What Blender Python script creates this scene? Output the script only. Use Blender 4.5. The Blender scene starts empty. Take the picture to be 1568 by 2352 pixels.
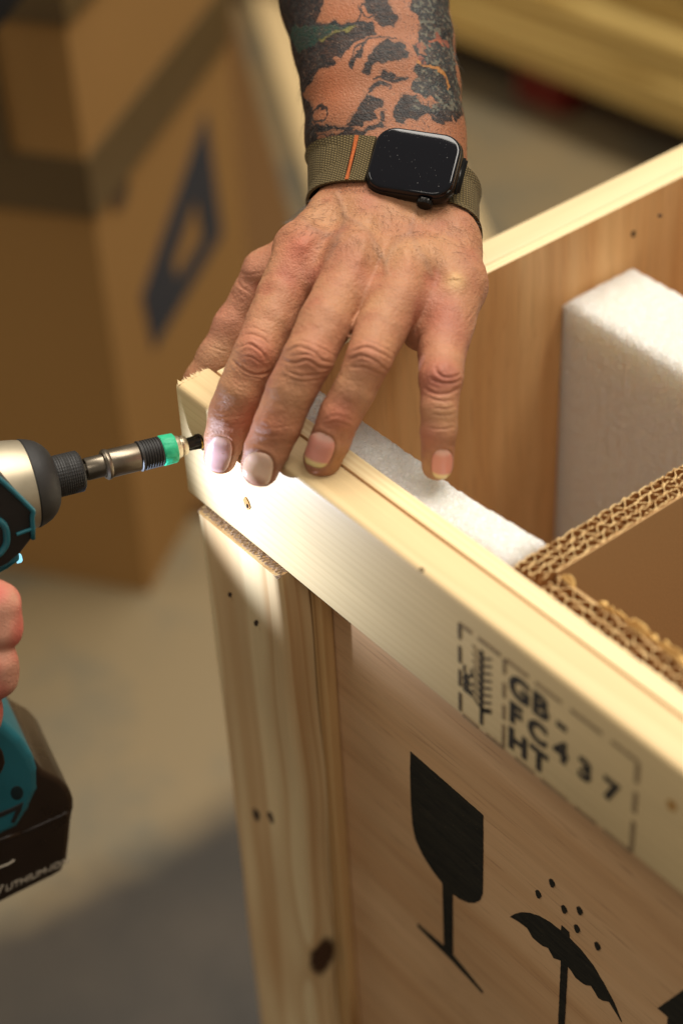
import bpy, bmesh, math, random
import numpy as np
from mathutils import Vector, Matrix
from mathutils.geometry import tessellate_polygon
random.seed(4); np.random.seed(4)
SC = bpy.context.scene; COL = SC.collection
# ------------------------------------------------------------------ camera
CR = np.array([[0.6250919463, 0.7792573799, -0.0449220941], [0.4785762058, -0.4280899304, -0.7666184362], [-0.6166237701, 0.4577083650, -0.6405296080]])
CC = np.array([0.5979832705, -0.3566523127, 0.4983302659])
CF = 4381.4865
cam = bpy.data.cameras.new('camera'); camo = bpy.data.objects.new('camera', cam); COL.objects.link(camo)
M = Matrix.Identity(4)
for i in range(3):
    M[i][0] = CR[0][i]; M[i][1] = -CR[1][i]; M[i][2] = -CR[2][i]; M[i][3] = CC[i]
camo.matrix_world = M
cam.sensor_fit = 'AUTO'; cam.sensor_width = 36; cam.lens = 36 * CF / 2352
cam.clip_start = .05; cam.clip_end = 50
cam.dof.use_dof = True; cam.dof.focus_distance = 0.838; cam.dof.aperture_fstop = 3.5; cam.dof.aperture_blades = 9
SC.camera = camo
# ------------------------------------------------------------------ world and lamps
W = bpy.data.worlds.new('World'); SC.world = W; W.use_nodes = True
W.node_tree.nodes['Background'].inputs[0].default_value = (.95, .88, .76, 1)
W.node_tree.nodes['Background'].inputs[1].default_value = .34
def area(name, loc, target, sx, sy, power, color):
    l = bpy.data.lights.new(name, 'AREA'); l.shape = 'RECTANGLE'; l.size = sx; l.size_y = sy; l.energy = power; l.color = color
    o = bpy.data.objects.new(name, l); COL.objects.link(o); o.location = loc
    o.rotation_euler = (Vector(target) - Vector(loc)).to_track_quat('-Z', 'Y').to_euler(); return o
area('ceiling_lamp', (-.1, 1.1, 2.3), (.1, .1, 0), 2.4, .8, 102, (1, .93, .83))
area('ceiling_lamp_far', (1.3, -1.2, 2.3), (.1, .1, 0), 1.2, .4, 13, (1, .93, .83))
area('ceiling_lamp_side', (-1.6, -1.4, 2.2), (.0, .1, -.2), 1.2, .4, 16, (1, .93, .83))
SC.view_settings.view_transform = 'Standard'; SC.view_settings.look = 'None'
SC.view_settings.gamma = 1; SC.view_settings.exposure = 0
SC.cycles.max_bounces = 6
# ------------------------------------------------------------------ helpers
def lin(r, g, b):
    f = lambda c: (c/255/12.92) if c/255 <= .04045 else ((c/255+.055)/1.055)**2.4
    return (f(r), f(g), f(b), 1)
def at(u, v, d):                     # a picture point and a distance (m) to a point of the room
    k = np.array([(u-784)/CF*d, (v-1176)/CF*d, d]); return CC + CR.T @ k
def ray(u, v): return CR.T @ np.array([(u-784)/CF, (v-1176)/CF, 1.])
def onpl(u, v, P0, n):
    d = ray(u, v); t = ((np.array(P0)-CC) @ np.array(n)) / (d @ np.array(n)); return CC + t*d
class NT:
    def __init__(s, name):
        s.m = bpy.data.materials.new(name); s.m.use_nodes = True; s.t = s.m.node_tree; s.b = s.t.nodes['Principled BSDF']
    def n(s, typ, **kw):
        x = s.t.nodes.new(typ)
        for k, v in kw.items():
            if k[0] == '_': setattr(x, k[1:], v)
            else: s.i(x, k, v)
        return x
    def i(s, x, k, v):
        k = int(k[1:]) if k[0] == 'i' and k[1:].isdigit() else k
        if isinstance(v, bpy.types.NodeSocket): s.t.links.new(v, x.inputs[k])
        elif isinstance(v, bpy.types.Node): s.t.links.new(v.outputs[0], x.inputs[k])
        else: x.inputs[k].default_value = v
    def math(s, op, a, b=0.0, c=0.0):
        x = s.n('ShaderNodeMath', _operation=op); s.i(x, 'i0', a); s.i(x, 'i1', b)
        if op in ('MULTIPLY_ADD',): s.i(x, 'i2', c)
        return x.outputs[0]
    def noise(s, vec, scale, detail=3, rough=.5):
        return s.n('ShaderNodeTexNoise', Vector=vec, Scale=scale, Detail=detail, Roughness=rough).outputs[0]
    def map(s, vec, sc=(1, 1, 1), lo=(0, 0, 0), rot=(0, 0, 0)):
        return s.n('ShaderNodeMapping', Vector=vec, Scale=sc, Location=lo, Rotation=rot).outputs[0]
    def ramp(s, f, stops):
        x = s.n('ShaderNodeValToRGB'); s.i(x, 'i0', f); cr = x.color_ramp
        while len(cr.elements) < len(stops): cr.elements.new(.5)
        for e, (p, c) in zip(cr.elements, stops):
            e.position = p; e.color = c if len(c) == 4 else (*c, 1)
        return x.outputs[0]
    def mix(s, f, a, b, blend='MIX'):
        x = s.n('ShaderNodeMix', _data_type='RGBA', _blend_type=blend); s.i(x, 'i0', f); s.i(x, 'i6', a); s.i(x, 'i7', b); return x.outputs[2]
    def bump(s, h, strength=.3, dist=.001, normal=None):
        x = s.n('ShaderNodeBump', Height=h, Strength=strength, Distance=dist)
        if normal: s.i(x, 'Normal', normal)
        s.i(s.b, 'Normal', x.outputs[0]); return x.outputs[0]
    def obj(s): return s.n('ShaderNodeTexCoord').outputs['Object']
    def sep(s, v):
        x = s.n('ShaderNodeSeparateXYZ'); s.i(x, 'i0', v); return x.outputs
    def comb(s, a, b, c):
        x = s.n('ShaderNodeCombineXYZ'); s.i(x, 'i0', a); s.i(x, 'i1', b); s.i(x, 'i2', c); return x.outputs[0]
def plain(name, col, rough=.5, metal=0., spec=.5, var=.0, vs=40, bumpy=0, bs=900, coat=0, emit=None):
    t = NT(name); b = t.b
    b.inputs['Roughness'].default_value = rough; b.inputs['Metallic'].default_value = metal
    b.inputs['Specular IOR Level'].default_value = spec; b.inputs['Coat Weight'].default_value = coat
    o = t.obj()
    if var:
        nz = t.noise(o, vs, 4, .6); c2 = tuple(x*(1-var) for x in col[:3])+(1,)
        c3 = tuple(min(1, x*(1+var*.6)) for x in col[:3])+(1,)
        t.i(b, 'Base Color', t.ramp(nz, [(.3, c2), (.7, c3)]))
        t.i(b, 'Roughness', t.math('MULTIPLY_ADD', nz, .25, rough-.12))
    else: b.inputs['Base Color'].default_value = col
    if bumpy: t.bump(t.noise(o, bs, 3), bumpy, .0006)
    if emit: b.inputs['Emission Color'].default_value = emit; b.inputs['Emission Strength'].default_value = 1
    return t.m
def pine(name, axis, light, dark, freq=260, ctr=(0, 0, 0), warp=.006, wscale=5, contrast=1., streak=None, knots=(), rough=.5):
    """growth rings about a long axis: lines along the face, arcs on the end grain"""
    t = NT(name); o = t.obj()
    sc = [1, 1, 1]; sc[axis] = .12
    q = t.map(o, tuple(sc))
    dens = None
    wv = t.n('ShaderNodeTexNoise', Vector=q, Scale=wscale, Detail=2.5, Roughness=.45).outputs[1]
    v = t.n('ShaderNodeVectorMath', _operation='SUBTRACT'); t.i(v, 'i0', wv); v.inputs[1].default_value = (.5, .5, .5)
    v2 = t.n('ShaderNodeVectorMath', _operation='SCALE'); t.i(v2, 'i0', v); v2.inputs['Scale'].default_value = warp*2
    base = t.n('ShaderNodeVectorMath', _operation='ADD'); t.i(base, 'i0', o); t.i(base, 'i1', v2)
    P = base.outputs[0]; kmask = None
    for (kx, ky, kz, kr) in knots:         # rings bend round a knot
        d = t.n('ShaderNodeVectorMath', _operation='SUBTRACT'); t.i(d, 'i0', o); d.inputs[1].default_value = (kx, ky, kz)
        m = [1, 1, 1]; m[axis] = .55
        dd = t.n('ShaderNodeVectorMath', _operation='MULTIPLY'); t.i(dd, 'i0', d); dd.inputs[1].default_value = m
        L = t.n('ShaderNodeVectorMath', _operation='LENGTH'); t.i(L, 'i0', dd)
        g = t.math('POWER', 2.718, t.math('MULTIPLY', t.math('POWER', t.math('DIVIDE', L.outputs['Value'], kr*1.6), 2), -1))
        off = t.n('ShaderNodeVectorMath', _operation='SCALE'); t.i(off, 'i0', d); t.i(off, 'Scale', t.math('MULTIPLY', g, -.75))
        a = t.n('ShaderNodeVectorMath', _operation='ADD'); t.i(a, 'i0', P); t.i(a, 'i1', off); P = a.outputs[0]
        k = t.ramp(t.math('ADD', t.math('DIVIDE', L.outputs['Value'], kr), t.math('MULTIPLY', t.math('SUBTRACT', t.noise(o, 300), .5), .5)), [(.75, (1, 1, 1)), (1., (0, 0, 0))])
        kmask = k if kmask is None else t.math('MAXIMUM', kmask, k)
    s = t.sep(P); ax = [i for i in range(3) if i != axis]
    a = t.math('SUBTRACT', s[ax[0]], ctr[ax[0]]); b_ = t.math('SUBTRACT', s[ax[1]], ctr[ax[1]])
    r = t.math('SQRT', t.math('ADD', t.math('MULTIPLY', a, a), t.math('MULTIPLY', b_, b_)))
    rw = t.math('MULTIPLY_ADD', t.noise(q, 22, 1), .012, r)
    f = t.math('FRACT', t.math('MULTIPLY', rw, freq))
    ring = t.ramp(f, [(0, (0, 0, 0)), (.55, (.18*contrast,)*3), (.86, (1*contrast,)*3), (.93, (.8*contrast,)*3), (1, (0, 0, 0))])
    fs = [700, 700, 700]; fs[axis] = 14
    fib = t.noise(t.map(o, tuple(fs)), 1, 3, .6)
    big = t.noise(t.map(o, tuple(9 if i == axis else 40 for i in range(3))), 1, 2)
    col = t.mix(ring, light, dark)
    mul = t.math('ADD', t.math('MULTIPLY_ADD', fib, .22, .80), t.math('MULTIPLY_ADD', big, .2, -.1))
    col = t.mix(1, col, t.comb(mul, mul, mul), 'MULTIPLY')
    if streak: 
        sm = t.ramp(t.noise(t.map(o, tuple(2.2 if i == axis else 55 for i in range(3)), lo=(3, 1, 2)), 1, 1), [(.5, (0, 0, 0)), (.68, (.55, .55, .55))])
        col = t.mix(sm, col, streak)
    if kmask is not None: col = t.mix(kmask, col, (.05, .022, .012, 1))
    nz = t.sep(t.n('ShaderNodeNewGeometry').outputs['Normal'])
    t.i(t.b, 'Base Color', col); t.b.inputs['Roughness'].default_value = rough; t.b.inputs['Specular IOR Level'].default_value = .3
    t.bump(fib, .3, .0003)
    return t.m
def mesh_obj(name, verts, faces, mat, parent=None, smooth=False):
    me = bpy.data.meshes.new(name); me.from_pydata([tuple(v) for v in verts], [], faces); me.validate()
    return link(name, me, mat, parent, smooth)
def link(name, me, mat, parent=None, smooth=False):
    if mat: me.materials.append(mat)
    o = bpy.data.objects.new(name, me); COL.objects.link(o)
    if smooth: me.polygons.foreach_set('use_smooth', [True]*len(me.polygons))
    if parent is not None:
        o.parent = parent; o.matrix_parent_inverse = Matrix.Translation(-WL(parent))
    return o
def WL(o):
    return o.location.copy() if o.type == 'EMPTY' else Vector((0, 0, 0))
def thing(name, label, cat, loc=(0, 0, 0), group=None):
    o = bpy.data.objects.new(name, None); COL.objects.link(o); o.location = loc; o.empty_display_size = .02
    o['label'] = label; o['category'] = cat
    if group: o['group'] = group
    return o
def tag(o, label=None, cat=None, group=None, kind=None):
    if label: o['label'] = label
    if cat: o['category'] = cat
    if group: o['group'] = group
    if kind: o['kind'] = kind
    return o
def bmesh_obj(name, bm, mat, parent=None, smooth=False):
    bmesh.ops.recalc_face_normals(bm, faces=bm.faces)
    me = bpy.data.meshes.new(name); bm.to_mesh(me); bm.free(); return link(name, me, mat, parent, smooth)
def box(name, a, b, mat, parent=None, bev=.0, seg=2, smooth=False, jit=0):
    bm = bmesh.new(); bmesh.ops.create_cube(bm, size=1)
    for v in bm.verts:
        v.co = Vector([a[i] + (v.co[i]+.5)*(b[i]-a[i]) for i in range(3)])
    if bev: bmesh.ops.bevel(bm, geom=bm.edges[:], offset=bev, segments=seg, profile=.6, affect='EDGES')
    return bmesh_obj(name, bm, mat, parent, smooth)
def prism(name, poly, n, up, org, t0, t1, mat, parent=None, bev=0, seg=2, smooth=False):
    """polygon (x,y) in the plane (org; n cross..) swept from t0 to t1 along n"""
    n = Vector(n).normalized(); up = Vector(up).normalized(); xx = up.cross(n).normalized(); up = n.cross(xx)
    bm = bmesh.new(); O = Vector(org)
    A = [bm.verts.new(O + xx*p[0] + up*p[1] + n*t0) for p in poly]; B = [bm.verts.new(O + xx*p[0] + up*p[1] + n*t1) for p in poly]
    k = len(poly); bm.faces.new(A); bm.faces.new(B[::-1])
    for i in range(k): bm.faces.new((A[i], B[i], B[(i+1) % k], A[(i+1) % k]))
    bmesh.ops.recalc_face_normals(bm, faces=bm.faces)
    if bev: bmesh.ops.bevel(bm, geom=bm.edges[:], offset=bev, segments=seg, profile=.6, affect='EDGES', clamp_overlap=True)
    bmesh.ops.triangulate(bm, faces=[f for f in bm.faces if len(f.verts) > 4])
    return bmesh_obj(name, bm, mat, parent, smooth)
def sweep(name, pts, r, mat, parent=None, n=8, flat=1.):
    pts = [Vector(p) for p in pts]; V = []; F = []
    for i, p in enumerate(pts):
        d = (pts[min(i+1, len(pts)-1)] - pts[max(i-1, 0)]).normalized()
        a = d.orthogonal().normalized() if i == 0 else (a - d*a.dot(d)).normalized(); b = d.cross(a)
        rr = r[i] if isinstance(r, (list, tuple)) else r
        for k in range(n):
            t = 2*math.pi*k/n; V.append(p + a*math.cos(t)*rr + b*math.sin(t)*rr*flat)
    for i in range(len(pts)-1):
        for k in range(n): F.append((i*n+k, i*n+(k+1) % n, (i+1)*n+(k+1) % n, (i+1)*n+k))
    F.append(tuple(range(n))[::-1]); F.append(tuple((len(pts)-1)*n+k for k in range(n)))
    return mesh_obj(name, V, F, mat, parent, True)
def lathe(name, org, d, prof, mat, parent=None, n=48, disp=None, smooth=True, up=(0, 0, 1), squash=1.):
    """prof: list of (s, r); s runs along d from org"""
    d = Vector(d).normalized(); a = (Vector(up) - d*d.dot(Vector(up))).normalized(); b = d.cross(a); O = Vector(org); V = []; F = []
    for (s, r) in prof:
        for k in range(n):
            t = 2*math.pi*k/n; rr = r + (disp(s, t) if disp and r > 1e-6 else 0)
            V.append(O + d*s + a*math.cos(t)*rr + b*math.sin(t)*rr*squash)
    for i in range(len(prof)-1):
        for k in range(n): F.append((i*n+k, i*n+(k+1) % n, (i+1)*n+(k+1) % n, (i+1)*n+k))
    F.append(tuple(range(n))[::-1]); F.append(tuple((len(prof)-1)*n+k for k in range(n)))
    o = mesh_obj(name, V, F, mat, parent, smooth)
    if smooth: o.data.set_sharp_from_angle(angle=math.radians(38))
    return o
# ------------------------------------------------------------------ materials
pale = lin(246, 226, 178); palew = lin(238, 220, 180)
m_rail = pine('pine_rail', 0, lin(228, 200, 150), lin(206, 174, 122), freq=235, ctr=(0, .06, .17), warp=.010, wscale=5, contrast=.32)
m_railB = pine('pine_rail_side', 1, lin(238, 216, 170), lin(205, 172, 118), freq=260, ctr=(.0, 0, -.22), warp=.012, contrast=.35)
m_post = pine('pine_post', 2, lin(230, 202, 154), lin(190, 142, 90), freq=170, ctr=(.046, .075, 0), warp=.030, wscale=3.0, contrast=.55, streak=lin(172, 120, 66),
              knots=((.0745, .004, -.3445, .010), (.047, -.004, -.247, .0026), (.033, -.004, -.257, .0030)))
def plyw(name, axis, cA, cB, pore, edge):
    t = NT(name); o = t.obj()
    sA = tuple(2.5 if i == axis else 45 for i in range(3)); sB = tuple(11 if i == axis else 600 for i in range(3)); sC = tuple(5 if i == axis else 160 for i in range(3))
    warpn = t.n('ShaderNodeVectorMath', _operation='SCALE'); t.i(warpn, 'i0', t.n('ShaderNodeTexNoise', Vector=o, Scale=6., Detail=1.).outputs[1]); warpn.inputs['Scale'].default_value = .012
    ow = t.n('ShaderNodeVectorMath', _operation='ADD'); t.i(ow, 'i0', o); t.i(ow, 'i1', warpn); ow = ow.outputs[0]
    col = t.ramp(t.noise(t.map(ow, sA), 1, 3), [(.3, cA), (.7, cB)])
    fine = t.noise(t.map(ow, sB), 1, 3, .6); mid = t.noise(t.map(ow, sC), 1, 2)
    mul = t.math('ADD', t.math('MULTIPLY_ADD', fine, .22, .82), t.math('MULTIPLY_ADD', mid, .16, -.08))
    col = t.mix(1, col, t.comb(mul, mul, mul), 'MULTIPLY')
    pr = t.ramp(t.noise(t.map(ow, tuple(28 if i == axis else 900 for i in range(3)), lo=(5, 5, 5)), 1, 2), [(.60, (0, 0, 0)), (.74, (.45, .45, .45))])
    col = t.mix(pr, col, pore)
    z = t.sep(t.n('ShaderNodeNewGeometry').outputs['Normal'])[2]
    lay = t.ramp(t.math('FRACT', t.math('MULTIPLY', t.sep(o)[1 - axis if axis < 2 else 0], 330)), [(.3, lin(238, 216, 170)), (.6, lin(228, 202, 152))])
    if edge: col = t.mix(t.ramp(z, [(.85, (0, 0, 0)), (.95, (1, 1, 1))]), col, lay)
    t.i(t.b, 'Base Color', col); t.b.inputs['Roughness'].default_value = .55; t.b.inputs['Specular IOR Level'].default_value = .3
    t.bump(t.math('SUBTRACT', fine, pr), .3, .0003); return t.m
m_plyF = plyw('plywood_front', 0, lin(200, 154, 108), lin(217, 175, 130), lin(134, 90, 60), True)
m_plyB = plyw('plywood_inside', 2, lin(214, 158, 98), lin(240, 196, 138), lin(160, 100, 56), True)
m_plyfloor = plyw('plywood_floor_sheet', 0, lin(214, 186, 136), lin(228, 200, 150), lin(120, 90, 60), False)
def ink_mat():
    t = NT('stencil_ink'); o = t.obj(); g = t.noise(t.map(o, (60, 600, 600)), 1, 4, .7); sp = t.noise(o, 1300, 2)
    c = t.ramp(g, [(.35, lin(22, 21, 17)), (.7, lin(46, 42, 32))]); c = t.mix(t.ramp(sp, [(.70, (0, 0, 0)), (.76, (.5, .5, .5))]), c, lin(150, 112, 78))
    t.i(t.b, 'Base Color', c); t.b.inputs['Roughness'].default_value = .8; t.b.inputs['Specular IOR Level'].default_value = .25; t.bump(g, .2, .0003); return t.m
m_ink = ink_mat()
m_stamp = plain('stamp_ink', lin(54, 46, 36), .8, var=.75, vs=420)
m_stampf = plain('stamp_ink_faint', lin(140, 116, 84), .8, var=.3, vs=300)
m_hole = plain('hole_dark', lin(50, 32, 18), .9)
m_glue = plain('glue_brown', lin(168, 118, 44), .6, var=.5, vs=900, bumpy=.5)
def cardmat(name, c, spotty=.12):
    t = NT(name); o = t.obj()
    a = t.noise(o, 900, 4, .7); b = t.noise(o, 3, 2)
    k = t.math('ADD', t.math('MULTIPLY_ADD', a, spotty*2, 1-spotty), t.math('MULTIPLY_ADD', b, .12, -.06))
    t.i(t.b, 'Base Color', t.mix(1, c, t.comb(k, k, k), 'MULTIPLY')); t.b.inputs['Roughness'].default_value = .8; t.b.inputs['Specular IOR Level'].default_value = .2
    t.bump(a, .2, .0003); return t.m
m_card = cardmat('cardboard', lin(168, 118, 66)); m_cardedge = cardmat('cardboard_cut', lin(222, 190, 132), .2)
m_cardin = cardmat('cardboard_inner', lin(184, 146, 100), .18)
m_carton = cardmat('carton_brown', lin(156, 118, 68))
m_tape = plain('brown_tape', lin(92, 72, 42), .45, var=.1, vs=9)
def foam(name):
    t = NT(name); o = t.obj()
    v = t.n('ShaderNodeTexVoronoi', Vector=o, Scale=430.); v.feature = 'DISTANCE_TO_EDGE'
    v2 = t.n('ShaderNodeTexVoronoi', Vector=o, Scale=210.)
    e = t.ramp(v.outputs[0], [(0, (1, 1, 1)), (.18, (0, 0, 0))])
    t.i(t.b, 'Base Color', t.mix(t.math('MULTIPLY', v2.outputs[0], .35), lin(250, 244, 232), lin(232, 226, 212)))
    t.b.inputs['Roughness'].default_value = .35; t.b.inputs['Subsurface Weight'].default_value = .8
    t.b.inputs['Subsurface Radius'].default_value = (1, .9, .8); t.b.inputs['Subsurface Scale'].default_value = .02
    h = t.math('ADD', t.math('MULTIPLY', e, .6), t.math('MULTIPLY', v2.outputs[0], 1.2))
    t.bump(h, .8, .0016); return t.m
m_foam = foam('foam_white')
# ------------------------------------------------------------------ setting
FZ = -.75
def floor_mat():
    t = NT('concrete'); o = t.obj()
    a = t.noise(o, 5.5, 4, .55); b = t.noise(o, 60, 4, .6)
    c = t.ramp(t.math('MULTIPLY_ADD', b, .2, a), [(.36, lin(76, 74, 66)), (.5, lin(108, 100, 80)), (.64, lin(128, 111, 80))])
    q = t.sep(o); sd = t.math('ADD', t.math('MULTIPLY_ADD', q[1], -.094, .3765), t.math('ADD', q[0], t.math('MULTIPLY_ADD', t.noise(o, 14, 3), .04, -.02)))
    st = t.ramp(t.math('MULTIPLY_ADD', sd, 11., .5), [(.2, (0, 0, 0)), (.8, (1, 1, 1))]); kk = t.noise(o, 9, 3)      # darker area of the slab by the crate, soft edge
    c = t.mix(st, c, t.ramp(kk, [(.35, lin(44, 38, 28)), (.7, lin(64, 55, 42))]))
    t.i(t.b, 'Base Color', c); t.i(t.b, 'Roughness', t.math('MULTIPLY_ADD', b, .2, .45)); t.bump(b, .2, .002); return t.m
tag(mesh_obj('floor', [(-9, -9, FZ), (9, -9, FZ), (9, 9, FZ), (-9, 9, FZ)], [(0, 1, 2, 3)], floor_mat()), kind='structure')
# big carton
K = np.array([-.633, .318, FZ]); d2 = np.array([-.565, .825, 0]); d2 /= np.linalg.norm(d2); d1 = np.array([-.825, -.565, 0]); d1 /= np.linalg.norm(d1)
carton = thing('cardboard_carton', 'big brown cardboard carton with dark tape bands and a black diamond printed on its side', 'cardboard box', tuple(K + (d1*.45+d2*.17)))
def slabv(name, org, a, b, la, lb, h, mat, parent, z0=0, bev=.004, round_=0):
    o = Vector(org); A = Vector(a); B = Vector(b)
    bm = bmesh.new(); bmesh.ops.create_cube(bm, size=1)
    for v in bm.verts:
        c = v.co.copy(); v.co = o + A*(la[0]+(c.x+.5)*(la[1]-la[0])) + B*(lb[0]+(c.y+.5)*(lb[1]-lb[0])) + Vector((0, 0, z0+(c.z+.5)*(h-z0)))
    if round_: bmesh.ops.bevel(bm, geom=[e for e in bm.edges if abs((e.verts[0].co-e.verts[1].co).normalized().z) > .9], offset=round_, segments=10, affect='EDGES')
    elif bev: bmesh.ops.bevel(bm, geom=bm.edges[:], offset=bev, segments=2, affect='EDGES')
    return bmesh_obj(name, bm, mat, parent)
slabv('body', K, d1, d2, (0, .9), (0, .335), .86, m_carton, carton, round_=.085)
for (z0, z1) in ((.425, .480), (.598, .70)):
    slabv('tape_band', K, d1, d2, (-.003, .903), (-.003, .338), z1, m_tape, carton, z0=z0, round_=.088)
slabv('tape_strip', K, d1, d2, (.065, .095), (-.0045, -.001), .598, m_tape, carton, z0=.48, bev=0)
def on_face2(pts, name, mat, off=.0012):
    V = [tuple(K + d2*s + np.array([0, 0, z]) - d1*off) for s, z in pts] ; Vb = [tuple(np.array(v)+d1*.001) for v in V]
    k = len(V); return mesh_obj(name, V+Vb, [tuple(range(k)), tuple(range(2*k-1, k-1, -1))]+[(i, (i+1) % k, (i+1) % k+k, i+k) for i in range(k)], mat, carton)
m_print = plain('carton_print', lin(40, 44, 54), .8)
dia = [(.262, .385), (.07, .30), (.08, .235), (.272, .245)]
c_ = (.19, .285); inn = [(c_[0]+(s-c_[0])*.36, c_[1]+(z-c_[1])*.34) for s, z in dia]
for i in range(4):
    j = (i+1) % 4
    on_face2([dia[i], dia[j], inn[j], inn[i]], 'diamond_print', m_print)
on_face2([(.055+.02*math.cos(a), .416+.014*math.sin(a)) for a in np.linspace(0, 6.28, 13)[:-1]], 'round_print', plain('faint_print', lin(84, 62, 36), .8))
# board behind
A_ = np.array([-1.64, 1.19, FZ]); B_ = np.array([-1.085, .8775, FZ]); dl = (B_-A_)/np.linalg.norm(B_-A_); dn = np.array([dl[1]*-1, dl[0], 0])
s1 = slabv('plywood_sheet', A_, dl, dn, (-1.2, 1.1), (0.0, .19), .03, m_plyfloor, None, bev=.003)
tag(s1, 'pale plywood sheet lying on the floor between the carton and the tattooed arm', 'wood sheet')
s2 = slabv('shaded_card_sheet', A_, dl, dn, (-1.3, 1.2), (-.52, -.03), .012, cardmat('shaded_card', lin(104, 74, 40)), None, bev=.002)  # added flat sheet for the shaded cardboard here, shade put into its dark colour
tag(s2, 'dark brown card sheet just right of the big carton, its colour standing in for shade', 'cardboard sheet')
# lumber stack top right
lum = thing('lumber_stack', 'stack of long pale timber planks raised off the floor at the upper right', 'lumber', (-1.0, 1.5, FZ))
La = onpl(1040, 84, (0, 0, FZ+.085), (0, 0, 1)); Lb = onpl(1568, 296, (0, 0, FZ+.085), (0, 0, 1)); ld = (Lb-La)/np.linalg.norm(Lb-La); ln = np.array([-ld[1], ld[0], 0])
m_lum = [pine('lumber%d' % i, 0, lin(*a), lin(*b), freq=60, ctr=(0, 1, 0), warp=.03) for i, (a, b) in enumerate((((206, 178, 110), (164, 132, 68)), ((226, 200, 138), (184, 152, 90))))]
for r in range(4):
    for c in range(3):
        j = random.uniform(-.012, .012)
        slabv('plank', La, ld, ln, (-1.0+j*4, 1.7+j*5), (c*.15+j+ (0 if r < 1 else .01*r), c*.15+.143+j), (r+1)*.052, m_lum[(r*2+c) % 2 if r else 0], lum, z0=r*.0535, bev=.004)
for x in (-.7, 1.45):
    slabv('bearer', (La[0], La[1], FZ), ld, ln, (x, x+.09), (.0, .5), .084, m_lum[0], lum, bev=.002)
Rr = onpl(1235, 205, (0, 0, FZ+.03), (0, 0, 1))
tag(slabv('red_block', (Rr[0], Rr[1], FZ), ld, ln, (-.045, .045), (0, .06), .07, plain('red_paint', lin(120, 28, 16), .5, var=.2), None, bev=.006),
    'small dark red block on the floor under the timber stack', 'block')
# ------------------------------------------------------------------ crate
W1 = .01952; H = .06356; PL = .00869; WB = .02586; BO = .00278
crate = thing('wooden_crate', 'pale pine and plywood shipping crate standing open with stencilled symbols', 'crate', (.4, .3, FZ))
def rounded_bar(name, axis, x0, x1, lo, hi, r, mat, parent, nseg=60, wob=.00012, chip=0):
    """bar along an axis with rounded long edges; lo/hi in the two cross axes"""
    ax = [i for i in range(3) if i != axis]; prof = []
    for (cx, cy, a0) in ((hi[0]-r, hi[1]-r, 0), (lo[0]+r, hi[1]-r, 90), (lo[0]+r, lo[1]+r, 180), (hi[0]-r, lo[1]+r, 270)):
        for k in range(5):
            a = math.radians(a0+k*22.5); prof.append((cx+r*math.cos(a), cy+r*math.sin(a)))
    V = []; F = []; n = len(prof); rnd = random.Random(7)
    ph = [rnd.uniform(0, 6) for _ in range(4)]
    for i in range(nseg+1):
        t = i/nseg; x = x0+(x1-x0)*t
        for k, (a, b) in enumerate(prof):
            xx = x
            if chip and i == 0: xx = x + rnd.uniform(-chip, chip*.4)
            w = wob*(math.sin(t*19+ph[0]+k*.4)+.6*math.sin(t*47+ph[1]+k*.9))
            p = [0, 0, 0]; p[axis] = xx; p[ax[0]] = a+w*.7; p[ax[1]] = b+w*.5; V.append(p)
        if i:
            for k in range(n): F.append(((i-1)*n+k, (i-1)*n+(k+1) % n, i*n+(k+1) % n, i*n+k))
    F.append(tuple(range(n))); F.append(tuple((nseg*n+k) for k in range(n))[::-1])
    bm = bmesh.new(); me = bpy.data.meshes.new('t'); me.from_pydata(V, [], F); bm.from_mesh(me); bpy.data.meshes.remove(me)
    o = bmesh_obj(name, bm, mat, parent, True); o.data.set_sharp_from_angle(angle=math.radians(50)); return o
rail = rounded_bar('rail', 0, -.0005, .86, (0, -H), (W1-.0002, 0), .0026, m_rail, crate, chip=.0006)
tag(rail, 'front top rail with ink stamp, lit white at its left end')
# torn fibres on the sawn end
V = []; F = []
for i in range(46):
    y = .0008 + i/46*(W1-.003); z = -.0002 + random.uniform(-.0006, .0003)
    L = random.uniform(.0006, .0022)*(1 if random.random() < .8 else 1.5); w = random.uniform(.0003, .0007); k = len(V)
    V += [(.0008, y-w, z), (.0008, y+w, z), (-.0006-L, y+random.uniform(-.001, .001), z+random.uniform(-.0004, .0009)), (.0008, y, z-.0007)]
    F += [(k, k+1, k+2), (k, k+2, k+3), (k+1, k+3, k+2)]
for i in range(30):
    z = -.004 - i/30*.05; L = random.uniform(.0003, .0009); k = len(V); y = random.uniform(.0001, .0012)
    V += [(.0008, y, z-.0004), (.0008, y, z+.0004), (-.0006-L, y-.0002, z+random.uniform(-.0004, .0004)), (.0008, y+.0007, z)]
    F += [(k, k+1, k+2), (k, k+2, k+3), (k+1, k+3, k+2)]
tag(mesh_obj('splinters', V, F, m_rail, rail), kind='stuff')
plyF = box('side_panel', (.0032, W1, -.70), (.86, W1+PL, -.0002), m_plyF, crate, bev=.0006); tag(plyF, 'front plywood side printed with handling symbols')
plyB = box('side_panel', (.0208, W1+PL+.0004, -.70), (WB, .64, -.0002), m_plyB, crate, bev=.0005); tag(plyB, 'left plywood side seen from inside')
box('side_panel', (.0208, .6405, -.70), (.86, .6495, -.0005), m_plyB, crate, bev=.0005)
box('side_panel', (.8505, .029, -.70), (.8595, .64, -.0005), m_plyB, crate, bev=.0005)
box('bottom_panel', (.0265, .0288, -.70), (.85, .64, -.690), m_plyB, crate)
tag(rounded_bar('rail', 1, W1+PL+.0003, .66, (BO, -H), (.0205, 0), .0022, m_railB, crate), 'left top rail running away behind the hand')
rounded_bar('rail', 0, .0208, .86, (.650, -H), (.669, 0), .0025, m_rail, crate)
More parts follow.
